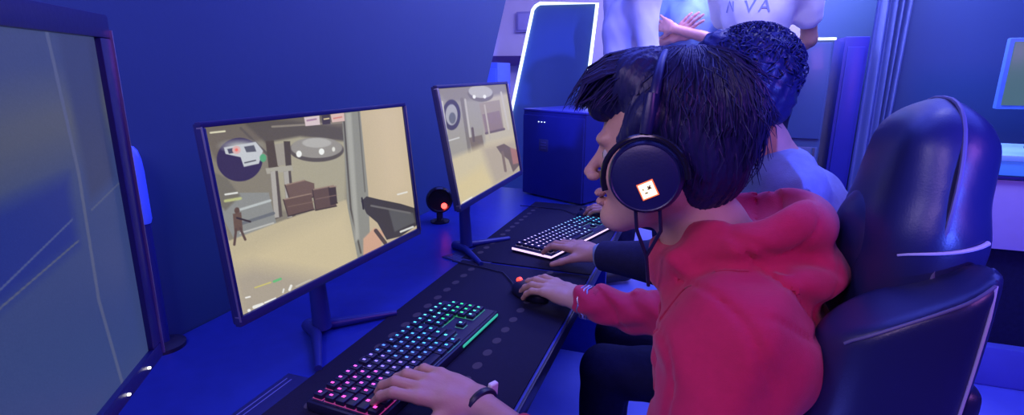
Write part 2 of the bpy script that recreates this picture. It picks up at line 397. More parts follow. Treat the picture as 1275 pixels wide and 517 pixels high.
    p.line((307, 370), (312, 369), 1.8, (240, 240, 235)); p.line((318, 358), (337, 352), 1.6, (206, 196, 110)); p.line((341, 351), (349, 348), 3, (104, 186, 120))
    p.ell((311, 386), 2, 2, (236, 236, 232)); p.line((317, 382), (327, 379), 4, (234, 234, 228)); p.line((330, 377), (343, 372), 2, (240, 240, 236)); p.line((352, 365), (353, 361), 2, (230, 230, 225)); p.line((360, 362), (362, 357), 3, (236, 236, 230)); p.line((368, 358), (386, 350), 1.6, (196, 190, 176))
    return p.c
def paint3(X, Y):
    p = Paint(X, Y, (190, 182, 160))
    p.poly([(540, 108), (600, 95), (604, 180), (556, 205)], (160, 156, 144), 4)
    p.poly([(540, 108), (632, 95), (634, 112), (590, 124), (556, 128)], (142, 136, 126), 5)
    p.ell((598, 116), 16, 10, (120, 114, 106)); p.ell((598, 113), 15, 8, (184, 182, 176)); p.ell((590, 120), 2, 2.4, (240, 240, 235)); p.ell((603, 119), 2, 2.4, (240, 240, 235))
    p.ell((563, 144), 10.5, 19, (70, 66, 82)); p.ell((563, 144), 7, 13, (168, 168, 168)); p.ell((564, 148), 4, 7, (104, 108, 112))
    p.line((575, 124), (585, 190), 4, (128, 122, 112)); p.line((579, 124), (588, 188), 2, (190, 186, 176))
    p.poly([(584, 172), (600, 168), (603, 184), (588, 190)], (124, 112, 98)); p.line((588, 160), (590, 176), 3, (104, 92, 84))
    p.poly([(596, 128), (622, 122), (628, 160), (604, 168)], (160, 148, 132)); p.poly([(600, 142), (622, 136), (627, 160), (605, 166)], (142, 124, 122)); p.line((605, 166), (628, 160), 3, (110, 96, 96))
    p.line((603, 130), (610, 172), 2, (186, 178, 162)); p.line((624, 112), (634, 160), 2.4, (196, 190, 178))
    p.poly([(556, 200), (604, 180), (646, 168), (650, 216), (574, 256)], (204, 192, 158), 8)
    p.poly([(566, 228), (600, 208), (620, 228), (574, 256)], (212, 196, 150), 14); p.poly([(600, 185), (648, 172), (650, 216), (616, 232)], (178, 166, 146), 10)
    p.poly([(618, 183), (628, 179), (640, 186), (648, 192), (649, 206), (640, 216), (634, 200), (624, 192)], (112, 98, 90)); p.line((626, 190), (630, 214), 3.4, (128, 112, 100)); p.poly([(636, 184), (646, 187), (648, 204), (640, 206)], (164, 118, 110), 1.5)
    p.line((552, 128), (558, 168), 1.5, (204, 202, 194)); p.line((560, 176), (572, 172), 1.6, (206, 206, 200)); p.line((577, 252), (588, 246), 1.6, (232, 232, 226))
    return p.c
def paint1(X, Y):       # coordinates: u across, v down, 0..1000 and 0..560
    p = Paint(X, Y, (68, 82, 122))
    p.poly([(-50, 300), (1050, 120), (1050, 600), (-50, 600)], (58, 76, 132), 180)
    p.poly([(-50, -50), (1050, -50), (1050, 120), (-50, 160)], (62, 76, 124), 150)
    p.poly([(200, 130), (1050, 60), (1050, 150), (200, 220)], (84, 92, 112), 70)
    p.poly([(560, 215), (850, 200), (842, 300), (560, 330)], (32, 52, 140), 30)  # bluish reflection painted into the screen picture
    p.line((570, 322), (840, 262), 3, (80, 94, 150)); p.line((560, 334), (845, 296), 3, (88, 98, 130))
    for a, b in (((868, 0), (880, 200)), ((880, 200), (868, 400)), ((868, 400), (890, 560))): p.line(a, b, 9, (88, 98, 136), .7)
    p.poly([(890, -10), (990, -10), (990, 230), (896, 250)], (56, 68, 112), 14, .7); p.line((896, 262), (1000, 240), 3, (84, 96, 134))
    return p.c
def screen_mesh(name, w_, h_, nx, ny, painter, corners, m, parent, x, gain=1.0, curve=0):
    u, v = np.meshgrid(np.linspace(0, 1, nx + 1), np.linspace(0, 1, ny + 1))
    if corners is None: X = u * 1000; Y = v * 560
    else:
        H = homog(corners); q = np.stack([u, v, np.ones_like(u)], -1) @ H.T; X = q[..., 0] / q[..., 2]; Y = q[..., 1] / q[..., 2]
    col = painter(X, Y) / 255.0; col = np.clip(col + rng.normal(0, .008, col.shape[:2] + (1,)), 0, 1)
    lin = np.where(col <= .04045, col / 12.92, ((col + .055) / 1.055) ** 2.4) * gain
    P = np.stack([np.full_like(u, x), (u - .5) * w_, (.5 - v) * h_], -1).reshape(-1, 3)
    i = np.arange(nx * ny); r = i // nx; c = i % nx; a = r * (nx + 1) + c
    f = np.stack([a, a + nx + 1, a + nx + 2, a + 1], -1)
    me = bpy.data.meshes.new(name); me.from_pydata(P.tolist(), [], f.tolist()); me.materials.append(m)
    lin = lin * gain if gain != 1.0 else lin
    ca = me.color_attributes.new('picture', 'FLOAT_COLOR', 'POINT'); ca.data.foreach_set('color', np.concatenate([lin.reshape(-1, 3), np.ones((lin.size // 3, 1))], 1).ravel())
    o = bpy.data.objects.new(name, me); C.objects.link(o); o.parent = parent; return o
def screen_mat(name, strength):
    mt = bpy.data.materials.new(name); mt.use_nodes = True; nt = mt.node_tree; b = nt.nodes['Principled BSDF']
    b.inputs['Base Color'].default_value = (.01, .01, .012, 1); b.inputs['Roughness'].default_value = .3
    a = nt.nodes.new('ShaderNodeVertexColor'); a.layer_name = 'picture'
    nt.links.new(a.outputs[0], b.inputs['Emission Color']); b.inputs['Emission Strength'].default_value = strength; return mt
M_scr = screen_mat('lit_screen', 1.0)
def monitor(cx, cy, cz, yaw, tilt, label, painter, corners, bez=.009, bottom=.016, nx=400, ny=225):
    w_, h_ = .527, .296
    t = thing('monitor', label, 'monitor', (cx - .04 * math.cos(yaw), cy - .04 * math.sin(yaw), .7503), yaw, 'monitors in a row on the desk')
    # panel frame: pivot at centre of screen, local +x faces the player
    T = Matrix.Translation((.04, 0, cz - .75)) @ Matrix.Rotation(-tilt, 4, 'Y')
    def part(mb, name, par=t):
        o = mb.build(name, None); o.parent = par; o.matrix_local = T.copy(); return o
    mb = MB(); mb.box((-.012, 0, -(bottom - bez) / 2), (.010, w_ + 2 * bez - .004, h_ + bez + bottom - .004), M_bezel, .003)
    mb.box((-.030, 0, -.01), (.03, w_ * .6, h_ * .6), M_plast, .012)
    body = part(mb, 'housing')
    mb = MB(); W2, H2 = w_ / 2, h_ / 2
    mb.box((-.004, 0, H2 + bez / 2), (.012, w_ + 2 * bez, bez), M_bezel, .002); mb.box((-.004, 0, -H2 - bottom / 2), (.012, w_ + 2 * bez, bottom), M_bezel, .002)
    for s in (-1, 1):
        mb.box((-.004, s * (W2 + bez / 2), 0), (.012, bez, h_), M_bezel, .002)
        mb.box((-.002, s * (W2 + bez - .001), -.003), (.012, .0015, h_ + bez), M_edge, .0005)
    part(mb, 'bezel')
    s = screen_mesh('screen', w_, h_, nx, ny, painter, corners, M_scr, t, -.003, gain=.86 if corners is None else 1.0); s.matrix_local = T.copy()
    # stand: neck and V foot
    mb = MB(); mb.tube([(-.03, 0, .012), (-.035, 0, .12), (-.02, 0, cz - .75 - .05)], [.02, .017, .02], M_stand, 14); o = mb.build('stand_neck', None); o.parent = t
    mb = MB()
    for s in (-1, 1): mb.tube([(-.07, 0, .011), (-.02, s * .03, .011), (.07, s * .13, .008)], [.014, .011, .007], M_stand, 12)
    o = mb.build('stand_foot', None); o.parent = t
    return t, T, part
t2, T2, _ = monitor(-.7498, 1.0028, 1.0691, -.0385, .0927, 'middle monitor, bright tan shooter game with a gun at right', paint2, [(256, 160), (501, 131), (521, 288), (302, 392)], nx=520, ny=292)
t3, T3, _ = monitor(-.6872, 1.6242, 1.110, .0235, .1798, 'far smaller-looking monitor with pale game picture, in front of the tower', paint3, [(546, 113), (630, 101), (649, 214), (573, 255)], nx=300, ny=170)
t1, T1, part1 = monitor(-.4379, .2562, 1.1777, .576, -.0035, 'nearest monitor at the left edge, dim grey-blue screen', paint1, None, bez=.02, nx=620, ny=348)
M_tiny = mat('tiny_status_light', (.8, .8, .7), .4, emit=(1, .95, .8), es=2.5)
for y in (.20, .245): mb = MB(); mb.box((.003, y, -.157), (.003, .0022, .0022), M_tiny, .0006); part1(mb, 'status_light')

# round-topped blue post behind the near monitor
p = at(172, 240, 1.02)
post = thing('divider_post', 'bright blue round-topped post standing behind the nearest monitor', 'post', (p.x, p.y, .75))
mb = MB(); mb.lathe([(.012, .01), (.012, .27)], M_stand, 24, c=(p.x, p.y, .75)); mb.build('stem', post)
mb = MB(); mb.lathe([(.013, .262), (.0155, .27), (.0155, .36), (.0140, .385), (.0105, .402), (.005, .41), (.001, .411)], M_post, 24, c=(p.x, p.y, .75)); mb.build('round_cap', post)  # glowing cap over dark stem imitates light fading down the post
mb = MB(); mb.lathe([(.04, 0), (.04, .008), (.03, .012), (.022, .014)], M_plast, 24, c=(p.x, p.y, .75)); mb.build('base', post)

# ------------------------------------------------------------------ keyboards
def keyboard(far_front, ang, colf, label, edge_front, edge_side, group='backlit keyboards'):
    # local: y runs along the keyboard (far end at 0, near end at -.44), x towards the player; player looks to -x, so the left hand side is near
    t = thing('keyboard', label, 'keyboard', (far_front[0], far_front[1], .7545), ang, group)
    def part(mb, name, par=t):
        o = mb.build(name, None); o.parent = par; return o
    L, D = .44, .142
    mb = MB(); mb.box((-D / 2, -L / 2, .010), (D, L, .018), M_plast, .004); part(mb, 'case')
    mb = MB(); mb.box((-D / 2, -L / 2, .0198), (D - .012, L - .012, .0016), mat('key_plate', (.02, .02, .06), .4)); part(mb, 'key_plate')
    if edge_front:
        mb = MB(); mb.box((.0006, -L / 2 + edge_front[1], .012), (.0022, edge_front[2], .0055), edge_front[0], .0008); part(mb, 'front_light_strip')
    if edge_side:
        mb = MB(); mb.box((-D / 2, -L - .0005, .012), (D, .0025, .007), edge_side, .0008); part(mb, 'side_light_strip')
    rows = [
        [1, -.5, 1, 1, 1, 1, -.25, 1, 1, 1, 1, -.25, 1, 1, 1, 1, -.25, 1, 1, 1, -.25, 1, 1, 1],
        [1] * 13 + [2, -.25, 1, 1, 1, -.25, 1, 1, 1],
        [1.5] + [1] * 12 + [1.5, -.25, 1, 1, 1, -.25, 1, 1, 1],
        [1.75] + [1] * 11 + [2.25, -3.5, 1, 1, 1],
        [2.25] + [1] * 10 + [2.75, -1.25, 1, -1.25, 1, 1, 1],
        [1.25, 1.25, 1.25, 6.25, 1.25, 1.25, 1.25, 1.25, -.25, 1, 1, 1, -.25, 2, 1]]
    U = (L - .018) / 21.6; n = 0
    cache = {}
    for r, row in enumerate(rows):
        a = 0.0; xr = -D + .0165 + r * .0215 + (.002 if r else 0)
        for k in row:
            if k < 0: a += -k; continue
            y = -L + .009 + (a + k / 2) * U; a += k
            if n >= 98: continue
            c = colf((y + L) / L, r / 5); key = (k, c)
            if key not in cache:
                lm = mat('key_glow_%d_%d_%d' % c, (.1, .1, .1), .5, emit=srgb(c), es=2.2)
                gm = mat('key_gap_glow_%d_%d_%d' % c, (.1, .1, .1), .5, emit=srgb(c), es=.30)
                q = MB(); q.box((0, 0, .0045), (.0178, k * U - .0022, .009), M_plast, .0022)
                q.box((-.0018, 0, .00905), (.0058, min(.0052, k * .004), .0004), lm)
                q.box((0, 0, .0004), (.0205, k * U - .0004, .0005), gm)
                ob = q.build('keycap', None); cache[key] = ob
            else:
                ob = cache[key].copy(); C.objects.link(ob)
            ob.parent = t; ob.location = (xr, y, .0206); n += 1
    return t
def col1(s, r):
    if r > .9 and .3 < s < .5: return (60, 90, 200)
    return [(255, 70, 190), (225, 80, 235), (130, 110, 250), (70, 130, 255), (60, 170, 250), (70, 200, 240), (90, 215, 225), (60, 235, 190)][min(7, int(s * 8))] if not (s > .72 and .35 < r < .7) else (30, 255, 140)
def col2(s, r):
    return [(215, 190, 255), (190, 180, 255), (170, 190, 255), (150, 200, 255), (90, 220, 255)][min(4, int(s * 5))]
M_gedge = mat('green_edge_glow', (.1, .1, .1), .5, emit=srgb((40, 200, 170)), es=.8)
M_pedge = mat('pale_edge_glow', (.1, .1, .1), .5, emit=srgb((225, 190, 245)), es=1.6)
keyboard((-.4857, 1.19), -.0776, col1, 'near rainbow backlit keyboard, under the red hoodie player\'s left hand', (M_gedge, .135, .16), None)
keyboard((-.3469, 2.0184), -.2924, col2, 'far white backlit keyboard under the rear player\'s hand', (M_pedge, 0, .44), M_pedge)

# ------------------------------------------------------------------ mice, gadget with red light, PC tower
def mouse(x, y, ang, label, glow):
    t = thing('computer_mouse', label, 'mouse', (x, y, .7545), ang, 'computer mice on the pads')
    mb = MB(); soft(mb, combine([(p_ell((0, 0, .008), (.060, .032, .030)), .01), (p_box((0, 0, -.02), (.08, .05, .02), .002), .004, '-')]), (-.07, -.045, -.006), (.07, .045, .045), .0025, M_plast)
    o = mb.build('shell', None); o.parent = t
    mb = MB(); mb.tube([(-.040, -.004, .030), (-.040, .004, .030)], .008, glow, 16); o = mb.build('scroll_wheel', None); o.parent = t
    mb = MB(); mb.tube([(-.058, 0, .008), (-.09, .02, .004), (-.16, .05, .003), (-.24, .03, .003), (-.33, .0, .003)], .0018, M_plast, 6); o = mb.build('cable', None); o.parent = t
    return t
M_rglow = mat('red_glow', (.3, .02, .02), .4, emit=(1, .06, .04), es=2.5)
mouse(-.455, 1.335, -.5, 'black mouse with red-lit wheel under the red hoodie player\'s right hand', M_rglow)
mouse(-.455, 2.10, -.3, 'black mouse beyond the far keyboard under the rear player\'s hand', M_plast)

g = at(552, 240, 1.62)
g = Vector((-.98, 1.88, .7503))
t = thing('webcam_speaker', 'small round black speaker with a red light between the two game monitors', 'speaker', g)
mb = MB(); mb.lathe([(.035, 0), (.036, .006), (.012, .014), (.012, .04)], M_plastg, 24, c=g); mb.build('foot', t)
mb = MB(); X = Matrix.Translation(g + Vector((0, 0, .10))) @ Matrix.Rotation(-PI / 2 - .2, 4, 'X') @ Matrix.Identity(4)
X = Matrix.Translation(g + Vector((0, 0, .085))) @ Vector((.5, -.8, .1)).to_track_quat('Z', 'Y').to_matrix().to_4x4()
mb.lathe([(.03, -.05), (.046, -.03), (.050, 0), (.048, .012), (.042, .016), (.038, .008), (.01, .006)], M_plastg, 32, X); mb.build('shell', t)
mb = MB(); mb.lathe([(.0, .0075), (.009, .009), (.011, .012), (.004, .016)], mat('red_lamp', (.3, .02, .02), .4, emit=(1, .05, .04), es=6), 16, X @ Matrix.Translation((.016, -.022, 0))); mb.build('red_light', t)

tw = at(652, 152, 2.42)
tx, ty = tw.x, tw.y
# front face runs from its far left corner (tx,ty) towards (+.73,-.68)
u_ = Vector((.90, -.435, 0)); nrm = Vector((-.435, -.90, 0))
base = Vector((tx, ty, .75)) + u_ * .175 - nrm * .21
t = thing('pc_tower', 'dark computer tower with three small lights and a square emblem, beyond the far monitor', 'computer')
t.location = base
X = Matrix(((u_.x, -nrm.x, 0, base.x), (u_.y, -nrm.y, 0, base.y), (0, 0, 1, .75), (0, 0, 0, 1)))   # local x along the front, y to the back
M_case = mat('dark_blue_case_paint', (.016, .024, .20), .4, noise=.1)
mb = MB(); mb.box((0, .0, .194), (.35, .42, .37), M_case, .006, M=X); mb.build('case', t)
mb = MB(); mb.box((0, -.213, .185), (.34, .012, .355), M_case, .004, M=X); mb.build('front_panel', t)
mb = MB(); mb.box((0, 0, .383), (.354, .424, .008), mat('lit_case_top', (.05, .06, .35), .3, noise=.1), .003, M=X); mb.build('top_panel', t)  # lighter paint imitates light falling on the tower's top
for k in range(3): mb = MB(); mb.box((-.075 + k * .017, -.2195, .335), (.006, .003, .004), M_led, .001, M=X); mb.build('indicator_light', t)
mb = MB(); mb.box((-.045, -.2195, .235), (.052, .002, .052), mat('emblem_grey', (.05, .055, .16), .35), .0008, M=X)
for z in (-.012, 0, .012): mb.box((-.045, -.221, .235 + z), (.03, .0012, .003), mat('emblem_mark', (.09, .10, .26), .4), .0004, M=X)
mb.build('emblem', t)
for sx in (-.14, .14):
    for sy in (-.17, .17): mb = MB(); mb.lathe([(.014, 0), (.016, .006), (.016, .009)], M_plast, 16, X @ Matrix.Translation((sx, sy, 0))); mb.build('foot', t)

# thin booklet lying on the desk at the near left, slips of light print
def leaflet(c, ang, sx, sy, label, n):
    X = Matrix.Translation((c[0], c[1], .7505)) @ Matrix.Rotation(ang, 4, 'Z')
    mb = MB(); mb.box((0, 0, .001), (sx, sy, .002), mat('blue_card', (.015, .02, .12), .4, noise=.1), .0006, M=X)
    for k in range(n): mb.box((-sx * .40 + k * .010, 0, .0023), (.0022, sy * .8, .0004), mat('pale_blue_print', (.10, .13, .40), .4), M=X)
    o = mb.build('leaflet', loc=(c[0], c[1], .75)); tag(o, label, 'leaflet')
a = at(310, 478, .5); d = CAM_P - a
def ondesk(px, py, z=.752):
    v = at(px, py, 1) - CAM_P; k = (z - CAM_P.z) / v.z; return CAM_P + v * k
q0 = ondesk(350, 500); leaflet((q0.x, q0.y), .0, .10, .15, 'dark blue printed card lying on the desk below the middle monitor', 2)
q1 = ondesk(585, 322); leaflet((q1.x, q1.y), 1.2, .09, .15, 'dark printed card on the desk in front of the far monitor', 4)

# ------------------------------------------------------------------ people
def frame(fwd, up=(0, 0, 1)):
    x = Vector(fwd).normalized(); z = Vector(up); y = z.cross(x).normalized(); z = x.cross(y)
    return Matrix((x, y, z)).transposed()           # columns: forward, left, up
def head_fn():
    it = [(p_ell((-.012, 0, .028), (.099, .077, .093)), .01),
          (p_ell((.030, 0, -.030), (.062, .059, .085)), .03)]
    for s in (-1, 1):
        it.append((p_cap((-.008, s * .050, -.055), (.062, s * .014, -.104), .021, .016), .025))
        it.append((p_ell((.062, s * .034, -.040), (.022, .020, .018)), .02))     # cheek
        it.append((p_cap((.082, s * .040, .014), (.092, s * .014, .012), .007), .012))   # brow
    it.append((p_ell((.076, 0, -.104), (.018, .022, .017)), .02))
    for s in (-1, 1): it.append((p_ell((.099, s * .031, -.007), (.014, .016, .010)), .012, '-'))
    it.append((p_cap((.090, 0, -.004), (.112, 0, -.038), .0065, .0085), .010))
    for s in (-1, 1): it.append((p_ell((.104, s * .011, -.043), (.010, .007, .007)), .006))
    it.append((p_ell((.095, 0, -.0685), (.0085, .020, .0055)), .004)); it.append((p_ell((.093, 0, -.0815), (.0085, .017, .0065)), .004))
    it.append((p_ell((.106, 0, -.0750), (.012, .028, .0012)), .003, '-'))
    for s in (-1, 1):
        it.append((p_ell((-.012, s * .079, -.012), (.017, .007, .030), Matrix.Rotation(-.2 * 1, 3, 'Y')), .005))
        it.append((p_ell((-.009, s * .087, -.008), (.009, .005, .017)), .004, '-'))
    return it
def hand_items(W, fwd, back, thumb_side, curl=(.5, .55, .6, .65), spread=(.12, .03, -.06, -.16), thumb=(.5, .35), s=1.0, first=None):
    """Items for a hand: W wrist, fwd direction of the metacarpals, back = normal of the back of the hand, thumb_side +1/-1."""
    f = Vector(fwd).normalized(); b = Vector(back); b = (b - f * b.dot(f)).normalized(); t = f.cross(b) * thumb_side
    W = Vector(W); it = []
    P = lambda x, y, z: W + (f * x + t * y + b * z) * s
    it.append((p_cap(P(0, .010, 0), P(.045, .014, 0), .019 * s, .019 * s), .01)); it.append((p_cap(P(0, -.010, 0), P(.045, -.018, 0), .018 * s, .016 * s), .012))
    kn = [(.088, .028), (.093, .009), (.088, -.011), (.078, -.030)]; ln = [(.042, .025, .021), (.046, .029, .022), (.042, .027, .021), (.033, .020, .019)]
    for i in range(4):
        it.append((p_cap(P(.03, kn[i][1] * .6, 0), P(kn[i][0], kn[i][1], .002), .0135 * s, .0105 * s), .012))
    for i in range(4):
        p = P(kn[i][0], kn[i][1], .002); ang = (first[i] if first else curl[i] * .45); sp = spread[i]; rr = [.0098, .0090, .0082, .0070]
        if i == 3: rr = [r * .86 for r in rr]
        prev = p
        for j in range(3):
            d = (f * math.cos(sp) + t * math.sin(sp)) * math.cos(ang) - b * math.sin(ang)
            q = prev + d * ln[i][j] * s
            it.append((p_cap(prev, q, rr[j] * s, rr[j + 1] * s), .004)); prev = q; ang += curl[i] * (1.0 if j == 0 else .7)
    p = P(.018, .018, -.006); q = P(.048, .046, -.012); it.append((p_cap(p, q, .015 * s, .0125 * s), .012))
    d = (f * math.cos(thumb[0]) + t * math.sin(thumb[0]) - b * .25).normalized(); q2 = q + d * .034 * s; it.append((p_cap(q, q2, .0112 * s, .0098 * s), .005))
    d = (f * math.cos(thumb[1]) + t * math.sin(thumb[1]) - b * .3).normalized(); q3 = q2 + d * .026 * s; it.append((p_cap(q2, q3, .0095 * s, .0076 * s), .004))
    return it
def bounds(pts, pad):
    a = V([list(p) for p in pts], float); return a.min(0) - pad, a.max(0) + pad
def hair_locks(mb, H, fn_pts, n, m, seed, length=(.05, .09), r=.0035, flow=None):
    rg = random.Random(seed)
    for k in range(n):
        pts = fn_pts(rg)
        if pts is None: continue
        rs = [r * .9, r * 1.1, r, r * .75, r * .25][:len(pts)]
        mb.tube([H @ Vector(p) for p in pts], rs, m, 5)

def make_person(label, base, Hd, joints, skin, group, top_mat, leg_mat, hair_fn, hs=1.0, hands=(), torso_res=.009, sleeves='long', hand_res=.003, top_name='hoodie', hem=None, wr=1.0, top_extra=(), creases=(), shoulders=None, top_disp=None, hair_mat=None, torso_w=1.0):
    """Hd: 4x4 head matrix (local x forward, y left, z up); joints in world coordinates."""
    J = {k: Vector(v) for k, v in joints.items()}
    mb = MB()
    # head with neck
    it = head_fn(); inv = Hd.inverted(); nb = inv @ J['neck']
    it.append((p_cap((-.022, 0, -.060), nb, .050, .054), .02)); it.append((p_cap(nb, nb + (nb - Vector((-.022, 0, -.06))) * .35, .056, .07), .03))
    lo, hi = bounds([(-.13, -.11, -.15), (.135, .11, .135), nb], .075)
    soft(mb, combine(it), lo, hi, .0032, skin, Hd)
    # trunk and limbs beneath the clothes
    b = []
    a = lambda x, y, ra, rb, k=.04: b.append((p_cap(J[x], J[y], ra, rb), k))
    a('pelvis', 'chest', .075, .070); 
    for s in ('l', 'r'):
        b.append((p_cap(J['chest'], J[s + 'sh'], .068, .040), .03)); a(s + 'sh', s + 'el', .043, .034, .02); a(s + 'el', s + 'wr', .034, .021, .02)
        b.append((p_cap(J['pelvis'], J[s + 'hip'], .078, .07), .03)); a(s + 'hip', s + 'kn', .072, .048, .03); a(s + 'kn', s + 'an', .048, .033, .02)
        d = (J[s + 'toe'] - J[s + 'an']); b.append((p_cap(J[s + 'an'] - Vector((0, 0, .03)), J[s + 'toe'], .03, .022), .02))
    b.append((p_cap(J['chest'], J['neck'], .068, .045), .03))
    lo, hi = bounds(J.values(), .14); soft(mb, combine(b), lo, hi, .012, skin)
    for hnd in hands:
        its = hand_items(**hnd['h']); els = hnd['fore']; its.append((p_cap(els, hnd['h']['W'], .030, .0215), .012))
        W = Vector(hnd['h']['W']); lo, hi = bounds([W + Vector((-.2, -.2, -.16)), W + Vector((.2, .2, .16)), els], .03)
        soft(mb, combine(its), lo, hi, hnd.get('res', hand_res), skin)
    root = mb.build('person', loc=base); tag(root, label, 'person', group)
    # eyes
    for s in (-1, 1):
        e = MB(); e.lathe([(.0114 * math.sin(a_), -.0114 * math.cos(a_)) for a_ in [PI * k / 12 for k in range(1, 12)]], M_eye, 18, Hd @ Matrix.Translation((.0745, s * .031, -.008)) @ Matrix.Rotation(PI / 2, 4, 'Y'))
        e.lathe([(.0055, .0102), (.004, .0112), (.001, .0118)], M_iris, 14, Hd @ Matrix.Translation((.0745, s * .031, -.008)) @ Matrix.Rotation(PI / 2, 4, 'Y')); e.build('eye', root)
    # hair
    h = MB(); hair_fn(h, Hd); h.build('hair', root)
    # top
    c = []
    tw_ = torso_w
    c.append((p_cap(J['pelvis'] + Vector((0, 0, .02)), J['chest'], .128 * tw_, .135 * tw_), .05)); c.append((p_cap(J['chest'], J['neck'] - (J['neck'] - J['chest']) * .25, .12 * tw_, .07 * tw_), .06))
    for s in ('l', 'r'):
        c.append((p_cap(J['chest'], J[s + 'sh'], .115 * tw_, .055), .06))
        if sleeves == 'long':
            c.append((p_cap(J[s + 'sh'], J[s + 'el'], .057, .052), .085)); c.append((p_cap(J[s + 'el'], J[s + 'wr'] + (J[s + 'el'] - J[s + 'wr']) * (.06 if not (s == 'l' and top_mat is M_red) else .32), .054, .036 * wr), .025))
        else:
            q = J[s + 'sh'].lerp(J[s + 'el'], .62); c.append((p_cap(J[s + 'sh'], q, .066, .062), .03))
    c += list(top_extra)
    base_fn = combine(c)
    for px, r_ in creases:
        pp = []
        for (x0, y0), (x1, y1) in zip(px, px[1:]):
            for k in range(4): pp.append(at(x0 + (x1 - x0) * k / 4, y0 + (y1 - y0) * k / 4, .70))
        pp.append(at(*px[-1], .70)); pp = snap(base_fn, pp, .002); n_ = len(pp)
        c.append((p_poly(pp.tolist(), [r_ * (.25 + .75 * math.sin(PI * (i + .3) / (n_ - .4))) for i in range(n_)]), .012, '-'))
    dz = top_disp or (lambda P: .0035 * wav(P, 42) + .002 * wav(P, 95, 1.3))
    hz = (J['pelvis'].z - .06) if hem is None else hem
    c.append((p_box((J['pelvis'].x, J['pelvis'].y, hz - .5), (1, 1, .5), .01), .01, '-'))
    lo, hi = bounds([v for k, v in J.items() if k in ('pelvis', 'chest', 'neck', 'lsh', 'rsh', 'lel', 'rel', 'lwr', 'rwr')], .19)
    TOPFN[label] = combine(c, dz); mt = MB(); soft(mt, TOPFN[label], lo, hi, torso_res, top_mat); mt.build(top_name, root)
    # trousers and shoes
    c = [(p_cap(J['pelvis'], J['pelvis'] + Vector((0, 0, .05)), .118, .112), .04)]
    for s in ('l', 'r'):
        c.append((p_cap(J['pelvis'], J[s + 'hip'], .105, .095), .05)); c.append((p_cap(J[s + 'hip'], J[s + 'kn'], .090, .068), .03)); c.append((p_cap(J[s + 'kn'], J[s + 'an'], .067, .052), .02))
        c.append((p_box(J[s + 'an'] - Vector((0, 0, .53)), (.14, .14, .5), .005), .005, '-'))
    lo, hi = bounds([J[k] for k in ('pelvis', 'lhip', 'rhip', 'lkn', 'rkn', 'lan', 'ran')], .14)
    mt = MB(); soft(mt, combine(c, lambda P: .003 * wav(P, 50, .4)), lo, hi, .011, leg_mat); mt.build('trousers', root)
    for s in ('l', 'r'):
        mt = MB(); A = J[s + 'an']; T_ = J[s + 'toe']; d = (T_ - A); d.z = 0; d.normalize()
        soft(mt, combine([(p_cap(A + Vector((0, 0, -.02)), A - d * .01 + Vector((0, 0, -.045)), .042, .042), .02), (p_cap(A - d * .02 + Vector((0, 0, -.05)), T_, .040, .036), .02), (p_box((A.x, A.y, base[2] - .1), (1, 1, .1), .001), .004, '-')]),
             *bounds([A, T_, A - Vector((0, 0, .06))], .07), .006, M_shoe); mt.build('shoe', root)
    return root
M_shoe = mat('dark_trainer', (.02, .02, .03), .5, noise=.2, bump=.1)

# hair of the front player: thick straight black hair, long fringe pushed forward
def ell_hair(items, disp=None): return combine(items, disp)
def hair_front(mb, H):
    def strand(P):
        an = np.arctan2(P[:, 1], P[:, 0] + .02); return .0026 * wav(P, 55, .7) + .0010 * np.sin(an * 60 + 5 * np.sin(P[:, 2] * 40)) + .0007 * np.sin(P[:, 1] * 420 + 3 * np.sin(P[:, 0] * 90))
    it = [(p_ell((-.022, 0, .042), (.094, .087, .094)), .02),
          (p_ell((-.046, 0, -.005), (.064, .080, .088)), .03),
          (p_cap((.045, 0, .098), (.096, .0, .062), .036, .014), .035), (p_cap((.04, .035, .09), (.090, .03, .055), .032, .013), .03), (p_cap((.04, -.035, .09), (.090, -.03, .052), .032, .013), .03),
          (p_cap((.02, -.070, .045), (.058, -.062, .005), .022, .012), .02), (p_cap((.02, .070, .045), (.058, .062, .005), .022, .012), .02),
          (p_ell((.085, 0, -.055), (.065, .12, .088)), .012, '-'),
          (p_ell((-.03, 0, -.16), (.07, .09, .07)), .03, '-')]
    soft(mb, combine(it, strand), (-.16, -.12, -.14), (.15, .12, .17), .0028, M_hair, H)
    def lock(rg):
        # strands from the crown flowing down back and sides, a few to the fringe
        a = rg.uniform(-PI, PI); crown = Vector((-.04, 0, .05)); out = []
        if abs(a) < .85:
            y = rg.uniform(-.06, .06); x0 = rg.uniform(-.02, .05)
            return [(x0, y * .8, .136 - y * y * 8), (x0 + .035, y, .130 - y * y * 8), (x0 + .06, y * 1.0, .112 - y * y * 6), (min(.114, x0 + .08), y * 1.05, .086 - y * y * 5), (min(.119, x0 + .09), y * 1.1, .060 + rg.uniform(-.008, .008))]
        e0 = rg.uniform(-.2, 1.25); s_ = rg.uniform(.5, .9)
        for k in range(5):
            e = e0 - k * s_ * .22; z = math.sin(e); rr = math.cos(e)
            out.append((-.026 + .0965 * rr * math.cos(a) * 1.0, .088 * rr * math.sin(a), .037 + .1015 * z - (.02 if e < -.3 else 0) * -e))
        if out[-1][2] < -.095 or (out[-1][0] > .03 and out[-1][2] < -.01): return None
        return out
    hair_locks(mb, H, lock, 1700, M_hair, 3, r=.0013)
    def stray(rg):
        q = lock(rg)
        if q is None: return None
        c0 = Vector((-.026, 0, .037)); out = []
        for i_, v in enumerate(q): d_ = (Vector(v) - c0); out.append(tuple(c0 + d_ * (1 + .018 * i_ + (.05 if i_ == 4 else 0)) + Vector((rg.uniform(-.004, .004), rg.uniform(-.004, .004), 0)) * i_ * .6))
        return out
    hair_locks(mb, H, stray, 380, M_hair, 5, r=.0011)
